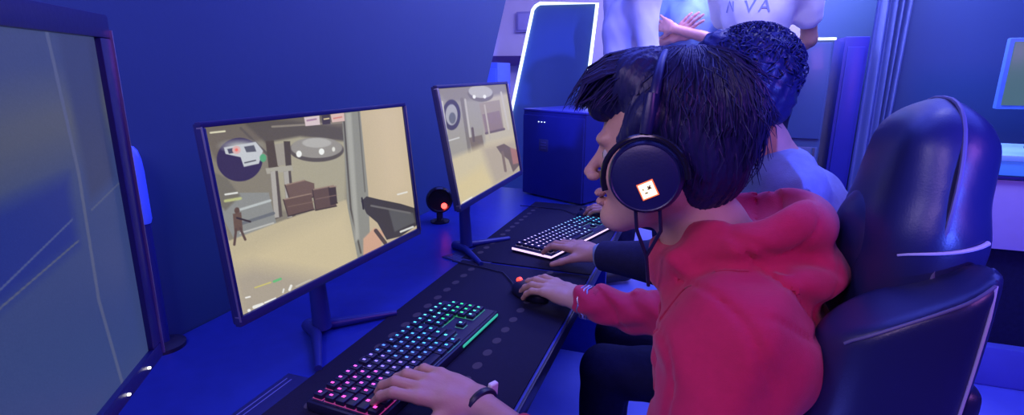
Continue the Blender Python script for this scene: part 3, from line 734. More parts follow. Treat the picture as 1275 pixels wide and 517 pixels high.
def hair_short(seed, curly=True):
    def f(mb, H):
        it = [(p_ell((-.026, 0, .045), (.104, .087, .092)), .02), (p_ell((-.050, 0, -.005), (.066, .079, .085)), .03), (p_cap((.03, .02, .10), (.075, .02, .085), .036, .022), .03), (p_cap((.03, -.03, .10), (.07, -.03, .08), .034, .022), .03),
              (p_ell((.085, 0, -.045), (.062, .12, .090)), .012, '-'), (p_ell((-.03, 0, -.15), (.08, .09, .07)), .02, '-'),
              (p_ell((-.006, -.082, -.015), (.024, .016, .034)), .006, '-'), (p_ell((-.006, .082, -.015), (.024, .016, .034)), .006, '-')]
        soft(mb, combine(it, lambda P: .003 * wav(P, 140, .3) + .001 * wav(P, 300, 1)), (-.16, -.12, -.14), (.15, .12, .17), .0036, M_hair, H)
        def lock(rg):
            a = rg.uniform(-PI, PI); e = rg.uniform(-.75, 1.5)
            if abs(a) < .9 and e < .4: return None
            n = Vector((math.cos(a) * math.cos(e), math.sin(a) * math.cos(e), math.sin(e))); p = Vector((-.028, 0, .040)) + Vector((n.x * .100, n.y * .084, n.z * .092))
            t_ = Vector((-n.y, n.x, 0)).cross(n) * rg.uniform(-1, .6) + Vector((-n.y, n.x, 0)) * rg.uniform(-1, 1)
            return [p, p + n * .007 + t_ * .006, p + n * .012 + t_ * .016, p + n * .010 + t_ * .026, p + n * .004 + t_ * .034]
        hair_locks(mb, H, lock, 1500, M_hair, seed, r=.0015)
    return f

# --- front player in the red hoodie
H1 = Matrix.Translation(at(832, 183, .80)) @ (frame((-1, .03, -.04)).to_4x4()) @ Matrix.Scale(1.06, 4)
hc = H1.translation
J1 = dict(pelvis=(-.05, .96, .56), chest=(.005, .965, .90), neck=(hc.x + .065, hc.y, 1.06),
          lsh=(-.028, .80, .955), lel=(-.09, .665, .765), lwr=(-.375, .818, .797), rsh=(-.02, 1.12, .96), rel=(-.10, 1.20, .815), rwr=(-.315, 1.255, .797),
          lhip=(.07, .88, .54), lkn=(-.33, .86, .50), lan=(-.36, .86, .10), ltoe=(-.50, .86, .04), rhip=(.07, 1.05, .54), rkn=(-.33, 1.10, .50), ran=(-.33, 1.11, .10), rtoe=(-.47, 1.13, .04))
# hood: soft rolls lying around the neck and down the back
def ring(c, rx, ry, tiltx, r0, r1, a0=0, a1=2 * PI, n=28, k=.02):
    out = []; pts = []
    for i in range(n + 1):
        a = a0 + (a1 - a0) * i / n
        x = rx * math.cos(a); y = ry * math.sin(a); z = tiltx * math.cos(a)
        rr = r0 + (r1 - r0) * (.5 + .5 * math.cos(a)); pts.append(((c[0] + x, c[1] + y, c[2] + z), rr))
    return [(p_poly([q[0] for q in pts], [q[1] for q in pts]), k)]
nk = Vector((hc.x + .097, hc.y - .01, 1.07))
extra = [(p_cap((-.02, .93, 1.03), (-.012, .835, .980), .060, .062), .08), (p_cap((-.040, .93, 1.00), (-.058, .84, .90), .052, .052), .08), (p_cap((.01, .93, .99), (.008, .85, .93), .055, .055), .06), (p_cap((-.01, .83, .93), (-.045, .76, .86), .055, .052), .06), (p_ell((nk.x + .040, nk.y, 1.035), (.118, .132, .052)), .010), (p_ell((nk.x + .028, nk.y, 1.082), (.108, .108, .058), Matrix.Rotation(-.25, 3, 'Y')), .012),
         (p_poly([(nk.x - .085, nk.y - .02, 1.02), (nk.x - .06, nk.y - .075, 1.045), (nk.x - .0, nk.y - .095, 1.075), (nk.x + .06, nk.y - .075, 1.10)], [.028, .024, .022, .018]), .02),
         (p_poly([(nk.x - .085, nk.y + .02, 1.02), (nk.x - .06, nk.y + .075, 1.045), (nk.x - .0, nk.y + .095, 1.075), (nk.x + .06, nk.y + .075, 1.10)], [.028, .024, .022, .018]), .02),
         (p_ell((nk.x + .000, nk.y, 1.135), (.094, .080, .058), Matrix.Rotation(-.2, 3, 'Y')), .014, '-')]
SH = V((-.015, .84, .99))
def hood_disp(P):
    q = P - SH
    near = 1 / (1 + np.exp((P[:, 1] - .95) / .02))
    fold = .0036 * np.sin(q[:, 0] * 30 + q[:, 2] * 50 + 1.2 * np.sin(q[:, 1] * 25)) * np.sin(q[:, 1] * 17 + q[:, 0] * 12 + 1) + .0026 * np.sin(q[:, 2] * 46 - q[:, 0] * 70 + 2 * np.sin(q[:, 1] * 22))
    def cr(ph, wd): return np.exp(-(np.sin(ph) / wd) ** 2)
    c1 = .0055 * cr(q[:, 0] * 26 + q[:, 2] * 19 + 1.1 * np.sin(q[:, 1] * 19 + q[:, 2] * 11) + .6, .16) * np.clip(np.sin(q[:, 2] * 16 - q[:, 0] * 13 + 1.0) + .35, 0, 1)
    c2 = .0045 * cr(q[:, 0] * -17 + q[:, 2] * 30 + 1.3 * np.sin(q[:, 0] * 22 + q[:, 1] * 15), .14) * np.clip(np.sin(q[:, 2] * 13 + q[:, 0] * 19 - .5) + .2, 0, 1)
    fold = fold + c1 + c2
    arm = .0040 * np.sin(P[:, 0] * 80 + 2.0 * np.sin(P[:, 2] * 60) + P[:, 1] * 30) * (1 / (1 + np.exp((P[:, 0] + .10) / .02)))
    g = 0
    return fold + arm + g
hands1 = [dict(h=dict(W=(-.378, .818, .800), fwd=(-.99, -.06, .16), back=(.14, -.22, 1), thumb_side=-1, curl=(.55, .60, .62, .60), spread=(.10, .0, -.08, -.2), thumb=(.95, .8), s=1.0, first=(.05, .10, .16, .22)), fore=(-.22, .735, .782), res=.0026),
          dict(h=dict(W=(-.318, 1.254, .800), fwd=(-.86, .42, .04), back=(.05, -.15, 1), thumb_side=1, curl=(.35, .35, .40, .45), spread=(.12, .03, -.05, -.14), thumb=(.45, .1), s=1.0, first=(.12, .12, .16, .2)), fore=(-.2, 1.225, .80), res=.0026)]
b1 = make_person('young person in a red hoodie leaning toward the middle monitor', (.02, .96, 0), H1, J1, M_skin, None, M_red, M_navy, hair_front, hands=hands1, torso_res=.0055, top_extra=extra, top_disp=hood_disp, torso_w=.76, creases=[([(866, 338), (900, 326), (950, 327), (1000, 342), (1035, 345)], .010), ([(955, 352), (985, 366), (1012, 385)], .007), ([(882, 430), (905, 452), (940, 500)], .007), ([(848, 400), (862, 425), (858, 455)], .005)])
print('p1')
# cuffs, drawstring, bracelet, seam, wristband
for a_, b_ in (((-.315, 1.255, .797), (-.10, 1.20, .815)), ((-.30, .778, .789), (-.09, .665, .765))):
    A = Vector(a_); B = Vector(b_); d = (B - A).normalized(); mb = MB()
    mb.tube([A + d * .006, A + d * .012, A + d * .030, A + d * .052, A + d * .058], [.030, .0335, .0345, .037, .033], M_redrib, 24); mb.build('cuff', b1)
d = (Vector(J1['rel']) - Vector(J1['rwr'])).normalized()
fr = d.to_track_quat('Z', 'Y').to_matrix().to_4x4()
mb = MB()
for k, mm in ((-.004, M_edge), (.004, M_pipe), (.012, M_edge)):
    X = Matrix.Translation(Vector(J1['rwr']) + d * (.018 + k)) @ fr; mb.tube([X @ Vector((.0365 * math.cos(t_), .0365 * math.sin(t_), .002 * math.sin(9 * t_))) for t_ in [2 * PI * j / 48 for j in range(48)]], .0022, mm, 8, closed=True)
mb.build('bracelet', b1)
dw = (Vector(J1['lel']) - Vector(J1['lwr'])).normalized(); fw = dw.to_track_quat('Z', 'Y').to_matrix().to_4x4()
mb = MB()
X = Matrix.Translation(Vector(J1['lwr']) + dw * .004) @ fw; mb.tube([X @ Vector((.0235 * math.cos(t_), .0235 * math.sin(t_), 0)) for t_ in [2 * PI * j / 40 for j in range(40)]], .0075, M_plast, 10, closed=True)
o_ = mb.build('wristband', b1)
mb = MB(); mb.box((0, 0, 0), (.016, .026, .010), M_white, .004, 3, M=Matrix.Translation(Vector(J1['lwr']) + dw * .004 + Vector((.010, .022, .018))) @ fw); ob = mb.build('wristband_face', b1)
def sleeve_seam(pts, name, m, r): mb = MB(); mb.tube(pts, r, m, 6); mb.build(name, b1)
fn1 = TOPFN['young person in a red hoodie leaning toward the middle monitor']
def seamline(px, m_, r_, name, off=.0004):
    q_ = []
    for (x0, y0), (x1, y1) in zip(px, px[1:]):
        for k in range(8): q_.append(at(x0 + (x1 - x0) * k / 8, y0 + (y1 - y0) * k / 8, .70))
    q_.append(at(*px[-1], .70)); mb = MB(); mb.tube([Vector(v) for v in snap(fn1, q_, off)], r_, m_, 6); mb.build(name, b1)
seamline([(925, 352), (902, 390), (882, 428), (905, 465), (945, 512)], M_redrib, .0016, 'seam')
fl = nk + Vector((-.075, -.055, -.06)); mb = MB(); mb.tube([fl, fl + Vector((-.012, -.008, -.04)), fl + Vector((-.008, -.010, -.09)), fl + Vector((.0, -.012, -.12))], .0028, M_redrib, 8); mb.tube([fl + Vector((.0, -.012, -.12)), fl + Vector((.001, -.012, -.137))], .0036, M_edge, 8); mb.build('drawstring', b1)

# --- headset worn by the front player
Hn = H1 @ Matrix.Scale(1 / 1.06, 4)
hs = thing('headset', 'black over-ear headset with a glowing square emblem worn by the red hoodie player', 'headset', Hn @ Vector((0, 0, -.12)))
M_hs = mat('matt_black_headset', (.010, .012, .08), .38, noise=.1, bump=.05, bscale=300)
M_cush = mat('ear_cushion_leather', (.012, .012, .02), .6, noise=.2, bump=.2, bscale=200)
cupc = Vector((.018, 0, -.026))
for s in (-1, 1):
    X = Hn @ Matrix.Translation((cupc.x, s * .098, cupc.z)) @ Matrix.Rotation(-s * PI / 2, 4, 'X')     # local z points outwards
    mb = MB(); mb.lathe([(.036, -.012), (.045, -.004), (.0485, .004), (.0495, .012), (.0475, .018), (.0445, .0215), (.043, .0205), (.041, .0212), (.034, .0228), (.018, .0236), (.001, .024)], M_hs, 48, X)
    cup = mb.build('ear_cup', hs)
    mb = MB(); mb.tube([X @ Vector((.037 * math.cos(t_), .042 * math.sin(t_), -.018)) for t_ in [2 * PI * k / 40 for k in range(40)]], .0125, M_cush, 14, closed=True); mb.build('ear_cushion', hs)
    # yoke arc over the front half of the cup
    Y = Hn @ Matrix.Translation((cupc.x, s * .1195, cupc.z))
    mb = MB(); mb.tube([Y @ Vector((.0545 * math.cos(a_), 0, .0545 * math.sin(a_))) for a_ in [math.radians(-20 + 9.5 * k) for k in range(22)]], .0042, M_plastg, 10); mb.build('yoke', hs)
    mb = MB(); mb.tube([Y @ Vector((.0, 0, .058)), Y @ Vector((-.004, -s * .001, .085)), Y @ Vector((-.006, -s * .006, .108))], [.008, .009, .007], M_hs, 12); mb.build('slider', hs)
sgn = 1 if (Hn @ Vector((0, .1, 0))).y < (Hn @ Vector((0, -.1, 0))).y else -1      # the side towards the room's near end
X = Hn @ Matrix.Translation((cupc.x, sgn * (.098 + .0240), cupc.z)) @ Matrix.Rotation(-sgn * PI / 2, 4, 'X')
# emblem: tilted rounded square, warm white, orange rim, dark marks; drawn in the cup's plane
Q = X @ Matrix.Translation((-.005, .015, 0)) @ Matrix.Rotation(math.radians(25), 4, 'Z') @ Matrix.Scale(.78, 4)
mb = MB(); mb.box((0, 0, .0005), (.0290, .0290, .0012), mat('orange_rim_glow', (.2, .1, .05), .5, emit=(1, .16, .04), es=1.0), .0005, M=Q)
mb.box((0, 0, .0014), (.0250, .0250, .0010), mat('warm_white_glow', (.3, .3, .2), .5, emit=(1, .80, .52), es=1.6), .0004, M=Q)
MK = mat('emblem_dark_mark', (.08, .01, .02), .6)
for c_, s_, r_ in (((-.0045, -.003, .0021), (.0075, .0022, .0004), .9), ((-.0045, -.003, .0021), (.0075, .0022, .0004), -.7), ((-.0030, -.0015, .0021), (.005, .0022, .0004), .1), ((.0035, .004, .0021), (.005, .002, .0004), .0), ((.0065, -.003, .0021), (.0018, .0028, .0004), .1)):
    mb.box((0, 0, 0), s_, MK, M=Q @ Matrix.Translation(c_) @ Matrix.Rotation(r_, 4, 'Z'))
mb.build('glowing_emblem', hs)
mb = MB(); pts = []
for k in range(29):
    a_ = PI * k / 28; pts.append(Hn @ Vector((cupc.x - .006 - .006 * math.sin(a_),   .104 * math.cos(a_), .058 + .077 * math.sin(a_))))
mb.tube(pts, [.0065] * 29, M_hs, 12); mb.build('headband', hs)
mb = MB()
for dx in (-.020, .012):
    P0 = X @ Vector((dx, .044, -.012)); mb.tube([P0, P0 + Vector((.003, .004, -.03)), P0 + Vector((.006 + dx, .01, -.07)), P0 + Vector((.01 + dx, .03, -.12))], .0026, M_plast, 8)
mb.build('cable', hs)

# --- rear player
H2 = Matrix.Translation(at(918, 116, 1.22)) @ (frame((-1, .18, -.22)).to_4x4()) @ Matrix.Scale(1.03, 4)
hc2 = H2.translation
J2 = dict(pelvis=(.17, 1.58, .56), chest=(.12, 1.56, .95), neck=(hc2.x + .065, hc2.y + .01, hc2.z - .125),
          lsh=(.10, 1.42, 1.045), lel=(-.06, 1.42, .850), lwr=(-.325, 1.535, .812), rsh=(.06, 1.74, 1.03), rel=(-.12, 1.86, .86), rwr=(-.315, 2.03, .805),
          lhip=(.14, 1.50, .54), lkn=(-.28, 1.48, .50), lan=(-.30, 1.48, .10), ltoe=(-.44, 1.48, .04), rhip=(.14, 1.67, .54), rkn=(-.28, 1.72, .50), ran=(-.30, 1.73, .10), rtoe=(-.44, 1.75, .04))
hands2 = [dict(h=dict(W=(-.327, 1.536, .815), fwd=(-.90, .42, .03), back=(.05, -.1, 1), thumb_side=-1, curl=(.45, .5, .5, .5), spread=(.12, .02, -.06, -.16), thumb=(.9, .7), s=1.0, first=(.1, .1, .15, .2)), fore=(-.2, 1.48, .83), res=.0032),
          dict(h=dict(W=(-.318, 2.03, .808), fwd=(-.90, .38, .02), back=(.05, -.1, 1), thumb_side=1, curl=(.4, .4, .42, .45), spread=(.12, .02, -.06, -.16), thumb=(.5, .2), s=1.0, first=(.1, .1, .15, .2)), fore=(-.2, 1.93, .83), res=.0035)]
b2 = make_person('dark-haired person in a grey-blue shirt using the far keyboard', (.12, 1.57, 0), H2, J2, M_skin2, None, M_denim, M_navy, hair_short(11), hands=hands2, torso_res=.009, top_name='shirt', top_extra=ring((hc2.x + .085, hc2.y, hc2.z - .165), .062, .066, .02, .016, .02, k=.03))
for a_, b_ in ((J2['lwr'], J2['lel']), (J2['rwr'], J2['rel'])):
    A = Vector(a_); B = Vector(b_); d = (B - A).normalized(); mb = MB()
    mb.tube([A + d * .01, A + d * .016, A + d * .08, A + d * .18, B + d * .02], [.034, .041, .046, .058, .064], M_navy, 20); mb.build('sleeve', b2)

# --- people standing at the back
def stander(label, x, y, rz, skin, top, legs, seed, arms, hscale=1.0, height=1.74, hem=None, sleeves='short', tname='shirt', hands=(), tw_=1.0):
    R_ = Matrix.Rotation(rz, 3, 'Z'); k = height / 1.74
    def P(a, b, c): v = R_ @ Vector((a, b, 0)); return Vector((x + v.x * k, y + v.y * k, c * k + .18))
    J = dict(pelvis=P(0, 0, .93), chest=P(0, 0, 1.26), neck=P(-.01, 0, 1.46), lsh=P(0, .175, 1.40), rsh=P(0, -.175, 1.40),
             lhip=P(0, .09, .88), lkn=P(.01, .10, .49), lan=P(0, .11, .10), ltoe=P(.15, .13, .04), rhip=P(0, -.09, .88), rkn=P(.01, -.10, .49), ran=P(0, -.11, .10), rtoe=P(.15, -.13, .04))
    for n_, v in arms.items(): J[n_] = P(*v)
    Hh = Matrix.Translation(P(.025, 0, 1.61)) @ Matrix.Rotation(rz, 4, 'Z')
    hh = []
    for hd in hands:
        h_ = dict(hd); W = P(*h_.pop('W')); fv = R_ @ Vector(h_.pop('fwd')); bv = R_ @ Vector(h_.pop('back')); fo = P(*h_.pop('fore'))
        hh.append(dict(h=dict(W=W, fwd=fv, back=bv, **h_), fore=fo, res=.0045))
    return make_person(label, (x, y, .18), Hh, J, skin, None, top, legs, hair_short(seed), hands=hh, torso_res=.010, sleeves=sleeves, top_name=tname, hem=hem, torso_w=tw_,
                       top_disp=lambda P: .006 * wav(P, 24, seed) + .002 * wav(P, 60, 1.3))
down_l = dict(lel=(-.02, .22, 1.12), lwr=(.03, .24, .87)); down_r = dict(rel=(-.02, -.22, 1.12), rwr=(.03, -.24, .87))
hl = dict(W=(.03, .24, .865), fwd=(.05, 0, -1), back=(0, 1, 0), thumb_side=1, fore=(0, .23, 1.0)); hr = dict(W=(.03, -.24, .865), fwd=(.05, 0, -1), back=(0, -1, 0), thumb_side=-1, fore=(0, -.23, 1.0))
cross = dict(lel=(.06, .24, 1.17), lwr=(.235, .02, 1.24), rel=(.05, -.23, 1.18), rwr=(.19, .0, 1.20))
A_ = at(781, 60, 2.75); stander('standing person in a loose white shirt beside the LED-edged panel', A_.x, A_.y, PI + .5, M_skin, M_white, M_navy, 21, {**down_l, **down_r}, height=1.84, hem=1.15, hands=(hl, hr), sleeves='long', tw_=.86)
B_ = at(862, 60, 3.08)
stander('standing person in a light blue top with arms crossed', B_.x, B_.y, -PI / 2 - .5, mat('skin_pink', (.62, .30, .30), .5, noise=.08, nscale=60), M_lblue, M_navy, 22, cross, height=1.88,
        hands=(dict(W=(.235, .02, 1.245), fwd=(-.3, -.9, .25), back=(1, -.2, .1), thumb_side=-1, fore=(.15, .15, 1.20), curl=(.15, .15, .2, .2)), dict(W=(.19, .0, 1.20), fwd=(-.1, .75, .65), back=(1, 0, 0), thumb_side=1, fore=(.12, -.12, 1.18), curl=(.15, .15, .2, .2))))
C_ = at(938, 60, 2.52)
c3 = stander('standing person in a white shirt with faint lettering on the chest', C_.x, C_.y, -PI / 2 - .3, M_skin2, M_white, M_navy, 23, dict(lel=(-.12, .19, 1.16), lwr=(-.20, .03, 1.02), rel=(-.14, -.14, 1.18), rwr=(-.20, -.02, .98)), height=1.90, tw_=.95)
# faint lettering lying on the white shirt
RC = Matrix.Rotation(-PI / 2 - .3, 4, 'Z'); base_ = Matrix.Translation((C_.x, C_.y, 1.555)) @ RC @ Matrix.Translation((.16, 0, 0)) @ Matrix(((0, 0, 1, 0), (1, 0, 0, 0), (0, 1, 0, 0), (0, 0, 0, 1)))
for ch, dx in (('N', -.115), ('V', 0), ('A', .07)):
    tc_ = bpy.data.curves.new('letter_curve', 'FONT'); tc_.body = ch; tc_.size = .09; tc_.align_x = 'CENTER'
    to = bpy.data.objects.new('letter_source', tc_); C.objects.link(to); dg = bpy.context.evaluated_depsgraph_get(); dg.update(); tm = bpy.data.meshes.new_from_object(to.evaluated_get(dg))
    C.objects.unlink(to); bpy.data.objects.remove(to)
    bmt = bmesh.new(); bmt.from_mesh(tm); bmesh.ops.triangulate(bmt, faces=bmt.faces); bmt.transform(base_ @ Matrix.Translation((dx, 0, 0)))
    pv = snap(TOPFN['standing person in a white shirt with faint lettering on the chest'], [v.co for v in bmt.verts], .003)
    for v, q in zip(bmt.verts, pv): v.co = q
    mb = MB(); mb.bm(bmt, mat('faded_blue_print', (.25, .30, .55), .8)); mb.build('printed_letter', c3, smooth=False)

# ------------------------------------------------------------------ gaming chair of the front player
def gaming_chair(x, y, rz, label):
    t = thing('gaming_chair', label, 'chair', (x, y, 0), rz)
    def part(mb, name, par=t): o = mb.build(name, None); o.parent = par; return o
    # local +x is the sitting direction. the backrest leans back by 'lean' about the seat's rear
    lean = .10; T = Matrix.Translation((-.20, 0, .425)) @ Matrix.Rotation(-lean, 4, 'Y')
    def sp(mb, items, lo, hi, h, m, disp=None): soft(mb, combine(items, disp), lo, hi, h, m, T)
    # shell of the head section (z measured up the backrest from the seat: top about .84)
    mb = MB(); sp(mb, [(p_ell((-.03, 0, .68), (.062, .122, .170)), .03), (p_box((-.03, 0, .67), (.050, .095, .165), .049), .03), (p_box((-.035, 0, .53), (.054, .118, .20), .05), .03)], (-.16, -.24, .28), (.12, .24, .92), .007, M_lea); part(mb, 'headrest')
    mb = MB(); sp(mb, [(p_ell((.014, 0, .66), (.036, .075, .070)), .02)], (-.05, -.13, .55), (.08, .13, .80), .006, M_lea); part(mb, 'head_pillow')
    # shoulder wings and side bolsters
    mb = MB(); q = [T @ Vector((-.028, .123 * math.copysign(abs(math.cos(a_)) ** .75, math.cos(a_)), .68 + .172 * math.sin(a_) ** .9)) for a_ in [PI * k / 24 for k in range(25)]]
    q = [T @ Vector((-.028, .130, .57))] + q + [T @ Vector((-.028, -.130, .57))]; mb.tube(q, .0028, M_seam, 8); part(mb, 'seam')
    for s in (-1, 1):
        wi = [(p_box((-.004, s * .145, .49), (.068, .042, .285), .040), .03), (p_ell((-.002, s * .152, .44), (.073, .052, .33)), .05), (p_cap((.02, s * .17, .30), (.02, s * .165, .10), .055, .05), .05), (p_ell((.13, s * .07, .36), (.07, .05, .25)), .04, '-'), (p_half((.76, 0, 1), .502), .014, '-')]
        mb = MB(); sp(mb, wi, (-.16, s * .17 - .19, -.02), (.18, s * .17 + .19, .82), .006, M_lea); part(mb, 'side_wing')
        q = [(.070 - .140 * k / 16, s * .205, .577 + .106 * k / 16) for k in range(17)]
        mb = MB(); mb.tube([T @ Vector(v) for v in snap(combine(wi), q, .0006)], .0018, M_seam, 8); part(mb, 'seam')
        q = [(-.072 - .006 * math.sin(PI * k / 16), s * .200, .68 - .62 * k / 16) for k in range(17)]
        mb = MB(); mb.tube([T @ Vector(v) for v in snap(combine(wi), q, .0006)], .0020, M_pipe, 8); part(mb, 'piping')
        hf = combine([(p_ell((-.03, 0, .68), (.062, .122, .170)), .03), (p_box((-.03, 0, .67), (.050, .095, .165), .049), .03), (p_box((-.035, 0, .53), (.054, .118, .20), .05), .03)])
        q = [(.018 - .110 * k / 16, s * .125, .668 + .036 * k / 16) for k in range(17)]
        mb = MB(); mb.tube([T @ Vector(v) for v in snap(hf, q, .0015)], [.0014 + .0016 * k / 16 for k in range(17)], M_pipe, 8); part(mb, 'piping')
    mb = MB(); sp(mb, [(p_box((-.02, 0, .31), (.045, .125, .30), .04), .03)], (-.12, -.25, -.05), (.10, .25, .72), .009, M_lea_lit, lambda P: .004 * np.cos(P[:, 2] * 60)); part(mb, 'back_cushion')
    mb = MB(); sp(mb, [(p_box((-.075, 0, .28), (.022, .180, .27), .02), .02)], (-.14, -.27, -.02), (-.02, .27, .75), .010, M_lea); part(mb, 'back_shell')
    mb = MB(); soft(mb, combine([(p_box((.05, 0, .43), (.25, .20, .05), .04), .03)], lambda P: .003 * np.cos(P[:, 0] * 50)), (-.25, -.26, .33), (.35, .26, .52), .010, M_lea); part(mb, 'seat')
    for s in (-1, 1):
        mb = MB(); soft(mb, combine([(p_cap((-.15, s * .22, .44), (.24, s * .22, .44), .055, .045), .03)]), (-.25, s * .22 - .08, .36), (.33, s * .22 + .08, .53), .009, M_lea_lit); part(mb, 'seat_bolster')
    mb = MB(); mb.box((0, 0, .365), (.24, .2, .04), M_plast, .01); mb.lathe([(.028, .10), (.028, .24), (.02, .24), (.02, .36)], M_steel, 20); part(mb, 'gas_lift')
    for k in range(5):
        a_ = 2 * PI * k / 5 + .3; d = Vector((math.cos(a_), math.sin(a_), 0)); mb = MB(); mb.tube([(0, 0, .12), d * .15 + Vector((0, 0, .10)), d * .31 + Vector((0, 0, .075))], [.032, .026, .018], M_plast, 12); leg = part(mb, 'leg')
        c_ = d * .31; n_ = d.cross(Vector((0, 0, 1))); mb = MB()
        for q in (-1, 1): mb.tube([c_ + n_ * (q * .020) + Vector((0, 0, .031)), c_ + n_ * (q * .006) + Vector((0, 0, .031))], .030, M_plastg, 20)
        mb.build('caster', None).parent = leg
    return t
gaming_chair(-.115, .975, PI, 'black gaming chair with pale piping behind the red hoodie player')
# stool of the rear player
t = thing('round_stool', 'dark padded round stool under the rear player', 'stool', (.17, 1.585, 0))
mb = MB(); mb.lathe([(.17, .39), (.185, .40), (.19, .42), (.185, .44), (.15, .452), (.01, .455)], M_lea, 32, c=(.17, 1.585, 0)); mb.build('seat', t)
mb = MB(); mb.lathe([(.022, .03), (.022, .39)], M_steel, 16, c=(.17, 1.585, 0)); mb.build('post', t)
mb = MB(); mb.lathe([(.20, 0), (.20, .012), (.05, .03), (.03, .04)], M_steel, 32, c=(.17, 1.585, 0)); mb.build('base', t)

# ------------------------------------------------------------------ far background
# slanted panel edged with a light strip
yp = 3.75
def onY(px, py, Y):
    v = at(px, py, 1) - CAM_P; return CAM_P + v * ((Y - CAM_P.y) / v.y)
cs = [onY(667, 5, yp), onY(745, 5, yp), onY(726, 160, yp), onY(634, 160, yp)]
lo_l = cs[3] + (cs[3] - cs[0]) * 1.3; lo_r = cs[2] + (cs[2] - cs[1]) * 1.3
lo_l = cs[0] + (cs[3] - cs[0]) * ((cs[0].z - .24) / (cs[0].z - cs[3].z)); lo_r = cs[1] + (cs[2] - cs[1]) * ((cs[1].z - .24) / (cs[1].z - cs[2].z))
t = thing('slanted_panel', 'tall slanted blue panel outlined by a white light strip', 'panel', ((lo_l.x + lo_r.x) / 2, yp, .18))
XP = Matrix(((1, 0, 0, 0), (0, 0, -1, yp), (0, 1, 0, 0), (0, 0, 0, 1)))
M_panel = mat('blue_panel_gloss', (.06, .13, .27), .45, noise=.06, nscale=2)
mb = MB(); mb.prism([(p_.x, p_.z) for p_ in (cs[0], cs[1], lo_r, lo_l)], .05, M_panel, XP); mb.build('board', t, smooth=False)
mb = MB(); q = [Vector((p_.x, yp - .035, p_.z)) for p_ in (lo_l, cs[0], cs[1], lo_r)]
c0, c1, c2, c3_ = q; mb.tube([c0, c1 + (c0 - c1).normalized() * .04, c1 + (c0 - c1).normalized() * .015 + (c2 - c1).normalized() * .015, c1 + (c2 - c1).normalized() * .04, c2, c3_], .011, M_led, 10); mb.build('light_strip', t)
mb = MB(); mb.box(((lo_l.x + lo_r.x) / 2, yp + .02, .21), (abs(lo_r.x - lo_l.x) + .1, .3, .06), M_plast, .01); mb.build('base', t)

# lilac board with a grey plaque and dark shelf behind the slanted panel
a_ = onY(626, 75, 5.3); b_ = onY(652, 75, 5.3)
mb = MB(); z0 = onY(640, 82, 5.34).z; z1 = onY(640, 70, 5.34).z; mb.box(((a_.x + b_.x) / 2 + .06, 5.27, (z0 + z1) / 2), (.50, .14, z1 - z0), mat('dark_violet_shelf', (.04, .02, .16), .5, noise=.1), .008)
o = mb.build('wall_shelf', loc=(a_.x, 5.3, z0)); tag(o, 'dark narrow shelf on the lilac rear wall beside the slanted panel', 'shelf')
a_ = onY(644, 15, 5.34); b_ = onY(665, 40, 5.34); mb = MB(); mb.box(((a_.x + b_.x) / 2, 5.33, (a_.z + b_.z) / 2), (b_.x - a_.x, .03, a_.z - b_.z), mat('greyed_lilac', (.26, .24, .55), .6, noise=.1), .005)
mb.box(((a_.x + b_.x) / 2, 5.31, (a_.z + b_.z) / 2), ((b_.x - a_.x) * .8, .01, (a_.z - b_.z) * .8), mat('lilac_plaque_face', (.33, .31, .66), .6, noise=.1), .003)
o = mb.build('wall_plaque', loc=(a_.x, 5.33, b_.z)); tag(o, 'greyish square plaque on the lilac rear wall', 'plaque')
a_ = onY(612, 100, 4.3); mb = MB(); zt = onY(616, 78, 4.3).z; mb.box((a_.x, 4.3, zt / 2 + .09), (.22, .3, zt - .18), mat('mid_blue_laminate', (.08, .16, .75), .5, noise=.1), .01); mb.box((a_.x, 4.145, zt * .5 + .09), (.2, .01, zt * .8), mat('mid_blue_door', (.09, .18, .8), .5, noise=.1), .004)
o = mb.build('low_cabinet', loc=(a_.x, 4.3, .18)); tag(o, 'blue low cabinet behind the partition end', 'cabinet')

# teal banner hanging between the standing people
a_ = onY(868, 5, 3.9); b_ = onY(908, 5, 3.9)
mb = MB(); X = Matrix.Translation(((a_.x + b_.x) / 2, 3.9, 1.85)); mb.box((0, 0, 0), (b_.x - a_.x + .02, .012, 1.1), M_teal, .003, M=X)
mb.tube([X @ Vector((-.17, 0, .55)), X @ Vector((.17, 0, .55))], .012, M_steel, 10)
for zz in (-.23, -.19): 
    for k in range(6): mb.box((-.09 + k * .034 + .004 * (k % 2), -.008, zz + .006 * (k % 3)), (.018, .002, .005 + .006 * (k % 2)), mat('pale_print', (.4, .5, .8), .7), M=X)
o = mb.build('hanging_banner', loc=((a_.x + b_.x) / 2, 3.9, 1.3)); tag(o, 'narrow teal hanging banner with pale print between the two rear standing people', 'banner')

# blue cabinet with bright top edge, right of the rear player
yc = 3.35
TL = onY(988, 47, yc); TR = onY(1040, 47, yc); zt = TL.z
t = thing('display_cabinet', 'tall blue glossy cabinet with a white-lit top edge behind the rear player', 'cabinet', ((TL.x + TR.x) / 2, yc, .18))
M_cab = mat('blue_gloss_laminate', (.07, .13, .28), .32, noise=.06, nscale=2, coat=.1)
xl, xr = onY(975, 47, yc).x, TR.x
mb = MB(); mb.box(((xl + xr) / 2, yc + .2, zt / 2 + .09), (xr - xl, .4, zt - .18), M_cab, .005); mb.build('body', t)
mb = MB(); mb.box(((xl + xr) / 2, yc - .006, zt - .008), (xr - xl + .01, .014, .012), M_led, .003); mb.build('light_strip', t)
zd = onY(1000, 178, yc).z
mb = MB(); mb.box(((xl + xr) / 2, yc - .008, zd / 2 + .10), (xr - xl - .02, .016, zd - .24), M_cab, .004); mb.build('lower_door', t)
mb = MB(); mb.box(((xl + xr) / 2, yc - .008, (zt + zd) / 2), (xr - xl - .02, .016, zt - zd - .05), M_cab, .004); mb.build('upper_door', t)
mb = MB(); mb.tube([(xr - .03, yc - .03, zd - .02), (xr - .03, yc - .03, zd - .14)], .006, M_edge, 8); mb.build('handle', t)
